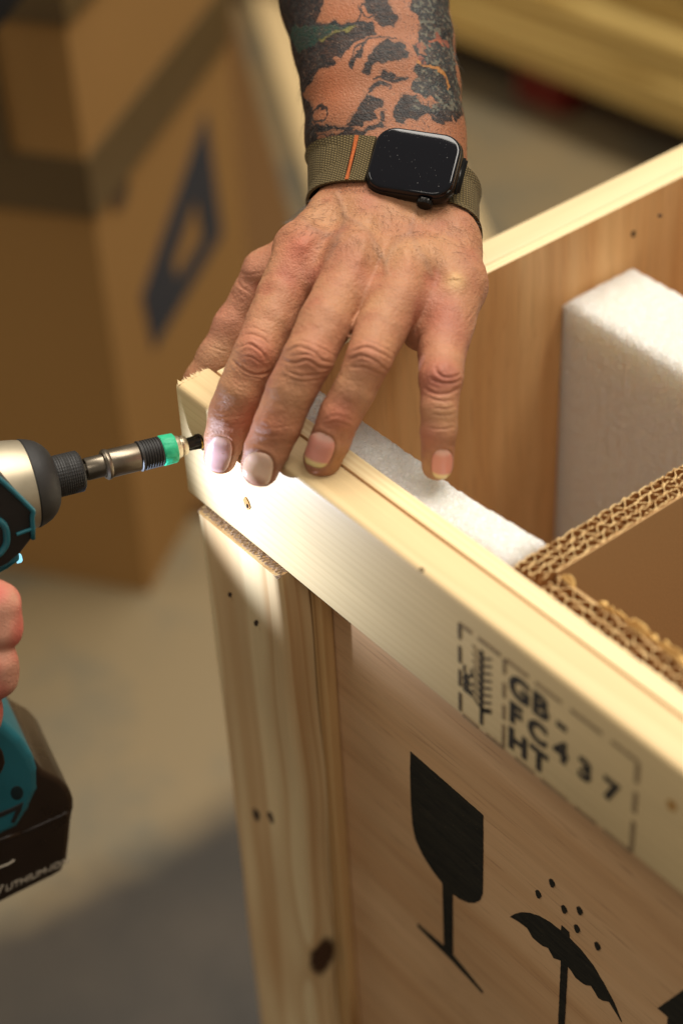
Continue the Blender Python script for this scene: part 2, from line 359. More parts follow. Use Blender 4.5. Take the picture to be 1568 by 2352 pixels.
# post at the corner: front board with rounded arris + dark gap + inner strip
def post_board():
    V = []; F = []; N = 70
    for i in range(N+1):
        z = -.0640 - (i/N)**1.2*.636
        wv = .0012*math.sin(z*21)+.0008*math.sin(z*57+1)
        wane = .004+.0025*math.exp(-((z+.13)/.03)**2)
        x1 = .0742+wv*.6-.004*max(0, min(1, (-z-.2)/.3)); y0 = -.0042; y1 = .0118
        ring = [(.0105, y0+.0035), (.0118, y0+.001), (.014, y0), (.03, y0), (.05, y0), (x1-wane, y0), (x1-wane*.42, y0+wane*.16), (x1-wane*.1, y0+wane*.5), (x1, y0+wane), (x1, y1), (.0105, y1)]
        for a, b in ring: V.append((a, b+wv*.25, z))
        n = len(ring)
        if i:
            for k in range(n): F.append(((i-1)*n+k, (i-1)*n+(k+1) % n, i*n+(k+1) % n, i*n+k))
    F.append(tuple(range(n))); F.append(tuple(N*n+k for k in range(n))[::-1])
    me = bpy.data.meshes.new('t'); me.from_pydata(V, [], F); bm = bmesh.new(); bm.from_mesh(me); bpy.data.meshes.remove(me); return bm
post = bmesh_obj('post', post_board(), m_post, crate, True); post.data.set_sharp_from_angle(angle=math.radians(40)); tag(post, 'upright corner post with brown grain streaks and dark knot')
m_end = plain('end_grain', lin(142, 116, 90), .8, var=.45, vs=420, bumpy=.9, bs=500)
# weathered rough end grain cap on the post
V = []; F = []; nx, ny = 60, 12
for j in range(ny+1):
    for i in range(nx+1):
        x = .0107+i/nx*.0628; y = -.0041+j/ny*.0155
        e = min(j/2., 1.)*min(i/2, (nx-i)/2, 1)
        V.append((x, y + (random.uniform(-.0005, .0004) if j == 0 else 0), -.0641 + .0003*e + random.uniform(-.0002, .0002)+ (.0003*math.sin(x*2600+y*1500) if j else -.0006)))
for j in range(ny):
    for i in range(nx): F.append((j*(nx+1)+i, j*(nx+1)+i+1, (j+1)*(nx+1)+i+1, (j+1)*(nx+1)+i))
mesh_obj('end_grain', V, F, m_end, post)
strip = box('batten', (.0108, .0126, -.70), (.0805, W1-.0002, -.0650), pine('pine_batten', 2, lin(214, 172, 116), lin(172, 126, 76), freq=180, ctr=(.2, 0, 0)), crate, bev=.0012)
for (x0,) in ((.787,),):
    box('post', (x0, -.0042, -.70), (x0+.066, .0118, -.064), m_post, crate, bev=.003)
rounded_bar('rail', 0, .0, .86, (0, -.70), (W1-.0006, -.635), .003, m_rail, crate)
# nail holes, knots
def blotch(name, c, n, rx, rz, mat, parent, jag=.2, th=.0004, axisx=(1, 0, 0), rot=0):
    n = Vector(n).normalized(); ax = Vector(axisx); up = n.cross(ax); pts = []
    for k in range(16):
        a = 2*math.pi*k/16; q = 1+random.uniform(-jag, jag); X = rx*q*math.cos(a); Z = rz*q*math.sin(a)
        X, Z = X*math.cos(rot)-Z*math.sin(rot), X*math.sin(rot)+Z*math.cos(rot); pts.append(Vector(c)+ax*X+up*Z+n*th)
    cc = Vector(c)+n*th*.2; V = pts+[cc]+[p-n*th*2 for p in pts]
    return mesh_obj(name, V, [(k, (k+1) % 16, 16) for k in range(16)]+[(k, (k+1) % 16, 17+(k+1) % 16, 17+k) for k in range(16)], mat, parent)
blotch('screw_hole', (.048, -.0001, -.0391), (0, -1, 0), .0021, .0032, m_glue, rail, rot=.3)
blotch('screw_hole', (.0148, -.0001, -.0236), (0, -1, 0), .0042, .0044, m_hole, rail, jag=.15)
blotch('screw_hole', (.0487, -.0004, -.0400), (0, -1, 0), .0006, .0010, m_hole, rail)
blotch('nail_hole', (.1665, .0012, -.0007), (0, -.7, .7), .0011, .0010, m_hole, rail)
for (x, z, r, m) in ((.3035, -.0205, .0022, m_glue), (.3185, -.0330, .0020, m_hole), (.3192, -.0352, .003, m_glue)):
    blotch('nail_hole', (x, 0, z), (0, -1, 0), r, r, m, rail)
for (x, z, rx, rz) in ((.0322, -.1021, .0011, .0022), (.0522, -.1062, .0012, .0024), (.0339, -.2558, .0022, .0045), (.0463, -.2457, .0017, .0022)):
    blotch('nail_hole', (x, -.0043, z), (0, -1, 0), rx, rz, m_hole, post, rot=-.5, th=.0003)
for (x, z, rx, rz) in ((.0319, -.1038, .0018, .0034), (.0526, -.108, .0018, .003)):
    blotch('nail_dent', (x, -.0042, z), (0, -1, 0), rx, rz, m_post, post, rot=-.4, th=.00018)
blotch('knot', (.0448, .26, -.0003), (0, 0, 1), .001, .001, m_hole, crate)
blotch('knot', (WB, .262, -.020), (1, 0, 0), .0012, .0018, m_hole, plyB, axisx=(0, 1, 0))
# ------------------------------------------------------------------ prints on the plywood
YP = W1
def flat_print(name, pts, mat, parent, y, th=.0004, frac=1.):
    V = [(x/1000, y-th, z/1000) for x, z in pts]; k = len(V)
    V += [(x/1000, y+.0001, z/1000) for x, z in pts]
    tri = tessellate_polygon([[Vector((v[0], v[2], 0)) for v in V[:k]]]); F = []
    for t in tri:
        a, b, c = [V[i] for i in t]; s = (b[0]-a[0])*(c[2]-a[2])-(b[2]-a[2])*(c[0]-a[0]); F.append(tuple(t) if s > 0 else tuple(t)[::-1])
    return mesh_obj(name, V, F+[(i, (i+1) % k, (i+1) % k+k, i+k) for i in range(k)], mat, parent)
def rough_edge(pts, amp=.18, step=1.2):
    out = []; k = len(pts)
    for i in range(k):
        a = np.array(pts[i]); b = np.array(pts[(i+1) % k]); L = np.linalg.norm(b-a); m = max(1, int(L/step))
        for j in range(m):
            p = a+(b-a)*j/m
            out.append(tuple(p+(np.random.uniform(-amp, amp, 2) if j else 0)))
    return out
bowl = [(133.3, -144.3), (132.6, -163.1), (132.5, -179.0), (133.1, -193.3), (135.1, -203.6), (140.3, -210.5), (147.0, -215.2), (154.3, -218.3), (154.4, -225.9), (154.6, -265.9), (145, -266.8), (134.9, -267.6), (134.9, -270.2), (145, -270.9), (159.9, -271.6), (172, -273.2), (182.8, -274.9), (182.9, -273), (172, -269.4), (161.2, -266.2), (161.5, -219.1), (166.4, -218.3), (173.1, -214.8), (177.5, -210.6), (180.8, -205.5), (182.5, -199.4), (182.7, -174.1), (182.6, -145.2)]
flat_print('glass_symbol', rough_edge(bowl, .12), m_ink, plyF, YP)
can = [(201.1, -198.1), (204.2, -193.2), (208, -188.5), (212.9, -184.1), (219.5, -179.9), (226.0, -177.7), (233.2, -176.9), (233.4, -172.9), (238.1, -173.1), (238.3, -176.7), (245.5, -177.8), (253.4, -181.1), (260.1, -186.7), (266.8, -193.7), (271.8, -201.9), (267.1, -198.2), (263.8, -195.6), (260.5, -198.5), (257.6, -199.6), (252.9, -195.6), (249.9, -198.3), (247.1, -199.3), (243.4, -199.6), (241, -197.7), (238.2, -196.8), (238.1, -330), (234.3, -330), (234.1, -196.9), (229.5, -199.8), (226.0, -196.1), (222.0, -198.2), (216.0, -198.6), (212.5, -195.3), (207.7, -195.9)]
flat_print('umbrella_symbol', rough_edge(can, .12), m_ink, plyF, YP)
for (x, z) in [(226.6, -150.8), (218.6, -165.8), (234.5, -161.0), (243.6, -153.2), (242.6, -166.3), (255.0, -166.0)]:
    flat_print('rain_drop', [(x-1.9, z+.7), (x-1.3, z-1.6), (x-.3, z-2.8), (x+.8, z-2.2), (x+1.9, z+.3), (x+1.3, z+1.7), (x, z+2.5), (x-1.1, z+2.0)], m_ink, plyF, YP)
arrow = [(303, -146), (290.6, -171.8), (296.4, -171.6), (296.6, -225), (309.4, -225), (309.6, -171.4), (315.4, -171.6)]
flat_print('arrow_symbol', rough_edge(arrow, .12), m_ink, plyF, YP)
flat_print('arrow_symbol', [(x+32, z) for x, z in arrow], m_ink, plyF, YP)
# stamp on the rail (flat ink)
ax0, ax1, az0, az1 = 189.8, 286.6, -11.8, -61.2
def bar(x0, z0, x1, z1, w, mat=m_stampf, nm='stamp_line'):
    d = np.array([x1-x0, z1-z0], float); d /= np.linalg.norm(d); n = np.array([-d[1], d[0]])*w/2
    a = np.array([x0, z0]); b = np.array([x1, z1]); flat_print(nm, [tuple(a-n), tuple(b-n), tuple(b+n), tuple(a+n)], mat, rail, 0, .0004)
m_stampd = plain('stamp_ink_mid', lin(96, 80, 58), .8, var=.4, vs=300)
for (a, b) in ((190, 197), (201, 213.5), (217, 229), (233, 247), (252, 268), (273, 286)): bar(a, az0, b, az0, 1.7)
for (a, b) in ((192, 201), (206, 216), (223, 234), (238, 252), (257, 268), (272, 286)): bar(a, az1, b, az1, 1.7)
for (a, b) in ((-12, -20), (-24, -33), (-37, -46), (-50, -60)): bar(190.2, a, 190.2, b, 1.6, m_stampd)
for (a, b) in ((-12, -20), (-25, -33), (-37, -45), (-48, -61)): bar(215.9, a, 215.9, b, 1.5)
for (a, b) in ((-12, -23), (-28, -39), (-44, -61)): bar(286.3, a, 286.3, b, 1.9)
bar(203.0, -17, 203.0, -58, 1.7, m_stamp, 'wheat_stem')
for k in range(8):
    z = -20-k*4.0; bar(203.4, z-1, 208.6, z+2.2, 1.0, m_stampd, 'wheat_ear'); bar(202.6, z-1, 197.8, z+2.2, 1.0, m_stampd if k > 2 else m_stampf, 'wheat_ear')
bar(203, -50, 208.5, -46.5, 2.0, m_stamp, 'wheat_ear')
def text3(name, body, x, z, size, mat, parent, origin, ex, ez, n, th=.0003, shear=0, bold=.0):
    cu = bpy.data.curves.new('t', 'FONT'); cu.body = body; cu.size = size; cu.shear = shear; cu.offset = bold; cu.extrude = th/2; cu.resolution_u = 3
    ob = bpy.data.objects.new('t', cu); COL.objects.link(ob); dg = bpy.context.evaluated_depsgraph_get()
    me = bpy.data.meshes.new_from_object(ob.evaluated_get(dg)); bpy.data.objects.remove(ob)
    ex = Vector(ex); ez = Vector(ez); n = Vector(n)
    T = Matrix(((ex.x, ez.x, n.x, 0), (ex.y, ez.y, n.y, 0), (ex.z, ez.z, n.z, 0), (0, 0, 0, 1)))
    o = Vector(origin)+ex*x+ez*z+n*th*.5
    me.transform(Matrix.Translation(o) @ T); return link(name, me, mat, parent)
kw = dict(mat=m_stamp, parent=rail, origin=(0, 0, 0), ex=(1, 0, 0), ez=(0, 0, 1), n=(0, -1, 0))
def chars(s, xs, z, size, wx=1.15):
    for c, x in zip(s, xs):
        text3('stamp_letter', c, x/1000, z/1000, size, mat=m_stamp, parent=rail, origin=(0, -.0001, 0), ex=(1, 0, 0), ez=(0, 0, 1), n=(0, -1, 0), bold=.0007)
chars('GB-', (218.6, 231.5, 245), -27.6, .0160); chars('FC437', (219, 229.5, 244, 257, 270.5), -42.4, .0150); chars('HT', (218.6, 231.5), -57.2, .0155)
cu_o = text3('stamp_letter', 'IPPC', 0, 0, .0075, m_stamp, rail, (.1975, -.0001, -.047), (0, 0, 1), (-1, 0, 0), (0, -1, 0), bold=.0002)
# ------------------------------------------------------------------ foam and cardboard inside
def foam_block(name, lab, a, b, top, n=(150, 30), th=.004, press=None):
    x0, y0, z0 = a; x1, y1 = b; V = []; F = []; nx, ny = n
    from mathutils import noise
    for j in range(ny+1):
        for i in range(nx+1):
            x = x0+(x1-x0)*i/nx; y = y0+(y1-y0)*j/ny; z = top(x, y)
            ex = min(x-x0, x1-x, y-y0, y1-y); z -= .0035*max(0, 1-ex/.004)**2
            z += .0009*noise.noise(Vector((x*300, y*300, 1)))+.0006*noise.noise(Vector((x*700, y*700, 5)))
            if press: z -= press[2]*math.exp(-((x-press[0])**2+(y-press[1])**2)/(2*.007**2))
            V.append((x+.0004*noise.noise(Vector((x*500, y*500, 9))), y+(.0012*noise.noise(Vector((x*260, 3, 9))) if j in (0, ny) else 0), z))
    for j in range(ny):
        for i in range(nx): F.append((j*(nx+1)+i, j*(nx+1)+i+1, (j+1)*(nx+1)+i+1, (j+1)*(nx+1)+i))
    loop = [i for i in range(nx+1)]+[j*(nx+1)+nx for j in range(1, ny+1)]+[ny*(nx+1)+i for i in range(nx-1, -1, -1)]+[j*(nx+1) for j in range(ny-1, 0, -1)]
    m = len(loop); b0 = len(V)
    for k in loop: V.append((min(max(V[k][0], x0), x1), min(max(V[k][1], y0), y1), V[k][2]-.006))
    for k in range(m): F.append((loop[k], loop[(k+1) % m], b0+(k+1) % m, b0+k))
    loop = [b0+k for k in range(m)]; base = len(V)
    for k in loop: V.append((V[k][0], V[k][1], z0))
    for k in range(m): F.append((loop[k], loop[(k+1) % m], base+(k+1) % m, base+k))
    F.append(tuple(base+k for k in range(m))[::-1])
    bm = bmesh.new(); me = bpy.data.meshes.new('t'); me.from_pydata([tuple(v) for v in V], [], F); bm.from_mesh(me); bpy.data.meshes.remove(me)
    o = bmesh_obj(name, bm, m_foam, None, True); o.data.set_sharp_from_angle(angle=math.radians(55)); return tag(o, lab, 'foam')
foam_block('foam_block', 'white foam strip wedged behind the front rail, under the little finger', (.0285, .0292, -.30), (.1836, .0515), lambda x, y: -.0015-.004*max(0, min(1, (.185-x)/.04)), press=(.127, .0445, .0015))
foam_block('foam_block', 'large white foam block standing against the inside left wall of the crate', (.0265, .213, -.60), (.178, .262), lambda x, y: -.0378, n=(90, 30))
cbox = thing('cardboard_box', 'open brown corrugated cardboard box packed inside the crate', 'cardboard box', (.35, .2, -.65))
def corr(name, p0, d, n, length, thick, ztop, zbot, pitch, layers, parent, phase=0):
    """a corrugated wall: liners and wavy flutes as real sheets; d along the wall, n across it"""
    d = np.array(d); n = np.array(n); lay = thick/layers
    def sheet(path, t, nm, mat):
        V = []; F = []
        for (s, w, zz) in path:
            for (dt, z) in ((-t/2, ztop+zz), (t/2, ztop+zz), (t/2, zbot), (-t/2, zbot)):
                p = np.array(p0)+d*s+n*(w+dt); V.append((p[0], p[1], z))
        for i in range(len(path)-1):
            for k in range(4): F.append((i*4+k, i*4+(k+1) % 4, (i+1)*4+(k+1) % 4, (i+1)*4+k))
        F.append((0, 1, 2, 3)); F.append(tuple(len(path)*4-4+k for k in (3, 2, 1, 0)))
        mesh_obj(nm, V, F, mat, parent)
    N = int(length/pitch*6)
    for l in range(layers+1):
        ws = [random.uniform(-.0007, .0007) for _ in range(N+2)]
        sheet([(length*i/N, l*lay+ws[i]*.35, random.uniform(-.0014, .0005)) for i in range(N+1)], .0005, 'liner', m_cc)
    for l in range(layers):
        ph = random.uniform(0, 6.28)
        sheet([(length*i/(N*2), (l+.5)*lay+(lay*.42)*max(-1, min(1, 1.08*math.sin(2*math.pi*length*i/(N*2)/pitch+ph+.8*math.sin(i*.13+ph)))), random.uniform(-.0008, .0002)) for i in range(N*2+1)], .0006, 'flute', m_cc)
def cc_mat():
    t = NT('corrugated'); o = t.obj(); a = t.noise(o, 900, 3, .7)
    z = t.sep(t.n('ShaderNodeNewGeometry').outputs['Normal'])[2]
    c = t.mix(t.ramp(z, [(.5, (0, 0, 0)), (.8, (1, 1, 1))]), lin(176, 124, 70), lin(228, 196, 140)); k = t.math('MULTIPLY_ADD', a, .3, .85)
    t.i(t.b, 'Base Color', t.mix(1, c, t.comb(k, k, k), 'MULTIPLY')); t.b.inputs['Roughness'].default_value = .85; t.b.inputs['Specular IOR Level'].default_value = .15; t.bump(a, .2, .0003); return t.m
m_cc = cc_mat()
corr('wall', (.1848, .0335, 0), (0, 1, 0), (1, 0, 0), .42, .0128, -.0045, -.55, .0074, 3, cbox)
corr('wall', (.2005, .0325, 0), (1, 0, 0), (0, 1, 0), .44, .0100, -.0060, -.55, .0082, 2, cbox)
box('inner_panel', (.1981, .0436, -.55), (.1989, .4535, -.0052), m_cardin, cbox)
box('inner_panel', (.1992, .0430, -.55), (.64, .0438, -.0068), m_cardin, cbox)
box('inner_panel', (.199, .452, -.55), (.64, .460, -.005), m_cardin, cbox); box('inner_panel', (.641, .04, -.55), (.649, .46, -.005), m_cardin, cbox)
box('inner_panel', (.199, .044, -.552), (.64, .452, -.546), m_cardin, cbox)
for (x, y, s) in ((.2045, .0425, .0045), (.2265, .043, .0055), (.2335, .0432, .004), (.2420, .043, .007), (.2500, .0435, .005), (.2590, .043, .0075), (.2645, .043, .005)):
    n_ = 7; V = [(x+s*.9*math.cos(a)*random.uniform(.7, 1.1), y+random.uniform(-.0005, .0022), -.0068+max(0, s*math.sin(a))*random.uniform(.55, 1.0)) for a in np.linspace(math.pi, 0, n_)]
    V += [(v[0]+.0003, v[1]+.0006, v[2]-.0002) for v in V]
    mesh_obj('torn_flap', V, [tuple(range(n_)), tuple(range(2*n_-1, n_-1, -1))]+[(i, i+1, n_+i+1, n_+i) for i in range(n_-1)]+[(n_-1, 0, n_, 2*n_-1)], plain('torn_paper', lin(226, 184, 112), .85) if x < .205 else bpy.data.materials['torn_paper'], cbox)
# ------------------------------------------------------------------ signed distance bodies for the hands
def cp(u, v, D): return np.array([(u-784)/CF*D, (v-1176)/CF*D, D])*1000      # camera axes, millimetres
def cap(P, a, b, ra, rb):
    ba = b-a; L2 = (ba*ba).sum(); pa = P-a; t = np.clip((pa@ba)/L2, 0, 1)
    return np.sqrt(((pa-t[:, None]*ba)**2).sum(1)) - (ra+(rb-ra)*t)
def smin(a, b, k):
    h = np.clip(.5+.5*(b-a)/k, 0, 1); return b+(a-b)*h-k*h*(1-h)
def chain(P, nodes, k=1.5):
    d = None; pr = [(cp(u, v, D/1000.), w*D/CF) for (u, v, D, w) in nodes]
    for (a, ra), (b, rb) in zip(pr[:-1], pr[1:]):
        e = cap(P, a, b, ra, rb); d = e if d is None else smin(d, e, k)
    return d
IDX = [(690, 572, 834, 57), (643, 688, 822, 58), (620, 742, 815, 55), (588, 816, 808, 53.5), (552, 896, 810, 52.5), (532, 948, 815, 52), (518, 1005, 824, 47), (506, 1050, 831, 38)]
MID = [(815, 592, 820, 58), (776, 683, 808, 61), (745, 745, 799, 62), (708, 823, 790, 59), (669, 896, 792, 57.5), (639, 972, 796, 55), (614, 1030, 800, 51.5), (598, 1073, 803, 45)]
RNG = [(932, 622, 818, 58), (904, 700, 805, 60), (873, 758, 797, 60), (848, 823, 786, 53), (813, 896, 788, 49), (782, 950, 791, 49.5), (758, 1010, 795, 47), (741, 1054, 799, 44)]
PNK = [(1046, 655, 828, 68), (1028, 745, 812, 61), (1014, 812, 800, 55), (1012, 872, 788, 50), (1008, 935, 785, 42.5), (1007, 990, 787, 42), (1004, 1068, 793, 36.5)]
THM = [(730, 575, 872, 72), (615, 630, 877, 58), (582, 678, 878, 48), (541, 752, 880, 50), (505, 825, 882, 50), (470, 885, 884, 50), (458, 925, 884, 43)]
META = [[(690, 572, 837, 57), (772, 500, 855, 66), (860, 430, 866, 78)], [(815, 592, 824, 58), (850, 500, 848, 70), (880, 430, 866, 80)],
        [(932, 622, 824, 60), (922, 510, 850, 70), (925, 430, 867, 80)], [(1046, 655, 828, 68), (1022, 560, 846, 80), (970, 470, 862, 82), (952, 420, 866, 80)],
        [(985, 620, 828, 62), (972, 700, 818, 54), (962, 766, 814, 40)], [(880, 620, 827, 58), (842, 690, 813, 50), (831, 713, 812, 40)], [(752, 590, 834, 50), (738, 640, 824, 44)],
        [(730, 590, 868, 72), (796, 520, 872, 80), (872, 430, 872, 80)], [(1030, 640, 852, 70), (1000, 560, 866, 88), (950, 450, 872, 90)]]
ARM = [[(872, 470, 867, 100), (868, 420, 870, 102), (848, 372, 874, 107), (822, 315, 880, 116), (815, 200, 888, 118), (800, 100, 898, 124), (775, 0, 908, 128), (740, -160, 926, 136), (700, -420, 955, 150)],
       [(960, 470, 866, 98), (956, 420, 870, 102), (957, 360, 875, 107), (952, 300, 880, 110), (938, 200, 888, 113), (922, 100, 898, 116), (898, 0, 908, 126), (870, -160, 926, 138), (850, -420, 955, 152)]]
def sdf_left(P, full=False):
    palm = None
    for c in META:
        e = chain(P, c, 4); palm = e if palm is None else smin(palm, e, 9)
    arm = smin(chain(P, ARM[0], 6), chain(P, ARM[1], 6), 16)
    body = smin(palm, arm, 11)
    fs = [chain(P, c, 1.2) for c in (IDX, MID, RNG, PNK)]
    f = fs[0]
    for g in fs[1:]: f = smin(f, g, 1.6)
    d = smin(body, f, 6)
    return smin(d, chain(P, THM, 3), 3.2)
def surface_nets(f, lo, hi, h):
    n = [int(math.ceil((hi[i]-lo[i])/h))+1 for i in range(3)]
    ax = [lo[i]+h*np.arange(n[i]) for i in range(3)]
    G = np.empty(n, np.float32)
    for i in range(n[0]):
        Y, Z = np.meshgrid(ax[1], ax[2], indexing='ij'); P = np.stack([np.full(Y.size, ax[0][i]), Y.ravel(), Z.ravel()], 1)
        G[i] = f(P).reshape(Y.shape)
    s = G < 0; c = np.zeros([k-1 for k in n], np.int32)
    corner = [(i, j, k) for i in (0, 1) for j in (0, 1) for k in (0, 1)]
    sl = lambda o: tuple(slice(o[a], n[a]-1+o[a]) for a in range(3))
    for o in corner: c += s[sl(o)]
    act = (c > 0) & (c < 8); idx = -np.ones(act.shape, np.int64); cells = np.argwhere(act); idx[act] = np.arange(len(cells))
    acc = np.zeros((len(cells), 3)); cnt = np.zeros(len(cells))
    for o in corner:
        for a in range(3):
            if o[a]: continue
            q = list(o); q[a] = 1
            ca = cells+np.array(o); cb = cells+np.array(q)
            va = G[ca[:, 0], ca[:, 1], ca[:, 2]]; vb = G[cb[:, 0], cb[:, 1], cb[:, 2]]; m = (va < 0) != (vb < 0)
            t = va[m]/(va[m]-vb[m]); acc[m] += ca[m]+t[:, None]*(cb[m]-ca[m]); cnt[m] += 1
    V = np.array(lo)+h*acc/cnt[:, None]; Q = []
    for a in range(3):
        b, d = (a+1) % 3, (a+2) % 3
        A = [slice(None)]*3; B = [slice(None)]*3; A[a] = slice(0, n[a]-1); B[a] = slice(1, n[a])
        ch = s[tuple(A)] != s[tuple(B)]; e = np.argwhere(ch)
        e = e[(e[:, b] > 0) & (e[:, d] > 0) & (e[:, b] < n[b]-1) & (e[:, d] < n[d]-1)]
        ins = s[e[:, 0], e[:, 1], e[:, 2]]
        def g(db, dd):
            q = e.copy(); q[:, b] -= db; q[:, d] -= dd; return idx[q[:, 0], q[:, 1], q[:, 2]]
        q = np.stack([g(1, 1), g(0, 1), g(0, 0), g(1, 0)], 1); q[~ins] = q[~ins][:, ::-1]; Q.append(q)
    return V, np.concatenate(Q)
def grad(f, P, e=.15):
    g = np.stack([f(P+np.eye(3)[i]*e)-f(P-np.eye(3)[i]*e) for i in range(3)], 1); return g/(np.linalg.norm(g, axis=1)[:, None]+1e-9)
def project(f, P, it=2):
    for _ in range(it):
        g = grad(f, P); P = P-g*np.clip(f(P), -.6, .6)[:, None]
    return P
def subdiv(V, Q):
    E = np.concatenate([Q[:, [0, 1]], Q[:, [1, 2]], Q[:, [2, 3]], Q[:, [3, 0]]]); E.sort(1)
    u, inv = np.unique(E, axis=0, return_inverse=True); inv = inv.ravel(); nq = len(Q); nv = len(V)
    em = (V[u[:, 0]]+V[u[:, 1]])/2; fm = V[Q].mean(1); e = [nv+inv[i*nq:(i+1)*nq] for i in range(4)]; c = nv+len(u)+np.arange(nq)
    Q2 = np.concatenate([np.stack([Q[:, 0], e[0], c, e[3]], 1), np.stack([e[0], Q[:, 1], e[1], c], 1), np.stack([c, e[1], Q[:, 2], e[2]], 1), np.stack([e[3], c, e[2], Q[:, 3]], 1)])
    return np.concatenate([V, em, fm]), Q2
def toworld(P): return CC + (P/1000.) @ CR
def img(P): return P[:, 0]/P[:, 2]*CF+784, P[:, 1]/P[:, 2]*CF+1176
def np_mesh(name, V, Q, mat, parent, cols=None):
    me = bpy.data.meshes.new(name); me.vertices.add(len(V)); me.vertices.foreach_set('co', V.astype(np.float32).ravel())
    me.loops.add(Q.size); me.loops.foreach_set('vertex_index', Q.astype(np.int32).ravel()); me.polygons.add(len(Q))
    me.polygons.foreach_set('loop_start', np.arange(0, Q.size, Q.shape[1], dtype=np.int32)); me.update(calc_edges=True); me.validate()
    me.polygons.foreach_set('use_smooth', np.ones(len(me.polygons), bool))
    if cols is not None:
        a = me.color_attributes.new('tone', 'FLOAT_COLOR', 'POINT'); a.data.foreach_set('color', np.concatenate([cols, np.ones((len(cols), 1))], 1).astype(np.float32).ravel())
    return link(name, me, mat, parent)
def z2(x, y): return (376.3+x*.52, 376.3+y*.52)          # close-up of the hand -> picture
def za(x, y): return (564.5+x*.4, y*.4)                  # close-up of the arm -> picture
def seg_dist(X, Y, pts):
    d = np.full(X.shape, 1e9)
    for (x0, y0), (x1, y1) in zip(pts[:-1], pts[1:]):
        dx, dy = x1-x0, y1-y0; t = np.clip(((X-x0)*dx+(Y-y0)*dy)/(dx*dx+dy*dy+1e-9), 0, 1); d = np.minimum(d, np.hypot(X-x0-t*dx, Y-y0-t*dy))
    return d
def inside(X, Y, poly):
    r = np.zeros(X.shape, bool); k = len(poly)
    for i in range(k):
        x0, y0 = poly[i]; x1, y1 = poly[(i+1) % k]
        if y0 == y1: continue
        m = ((y0 > Y) != (y1 > Y)) & (X < (x1-x0)*(Y-y0)/(y1-y0)+x0); r ^= m
    return r
def vnoise(P, f, seed=0):
    """cheap value noise, vectorised"""
    p = P*f; i = np.floor(p).astype(np.int64); t = p-i; t = t*t*(3-2*t); out = 0
    for a in (0, 1):
        for b in (0, 1):
            for c in (0, 1):
                h = ((i[:, 0]+a)*73856093 ^ (i[:, 1]+b)*19349663 ^ (i[:, 2]+c)*83492791 ^ (seed*2654435)) & 0xffffff
                h = (h*1103515245+12345) & 0xffffff; w = (t[:, 0] if a else 1-t[:, 0])*(t[:, 1] if b else 1-t[:, 1])*(t[:, 2] if c else 1-t[:, 2])
                out = out+w*(h/0xffffff)
    return out
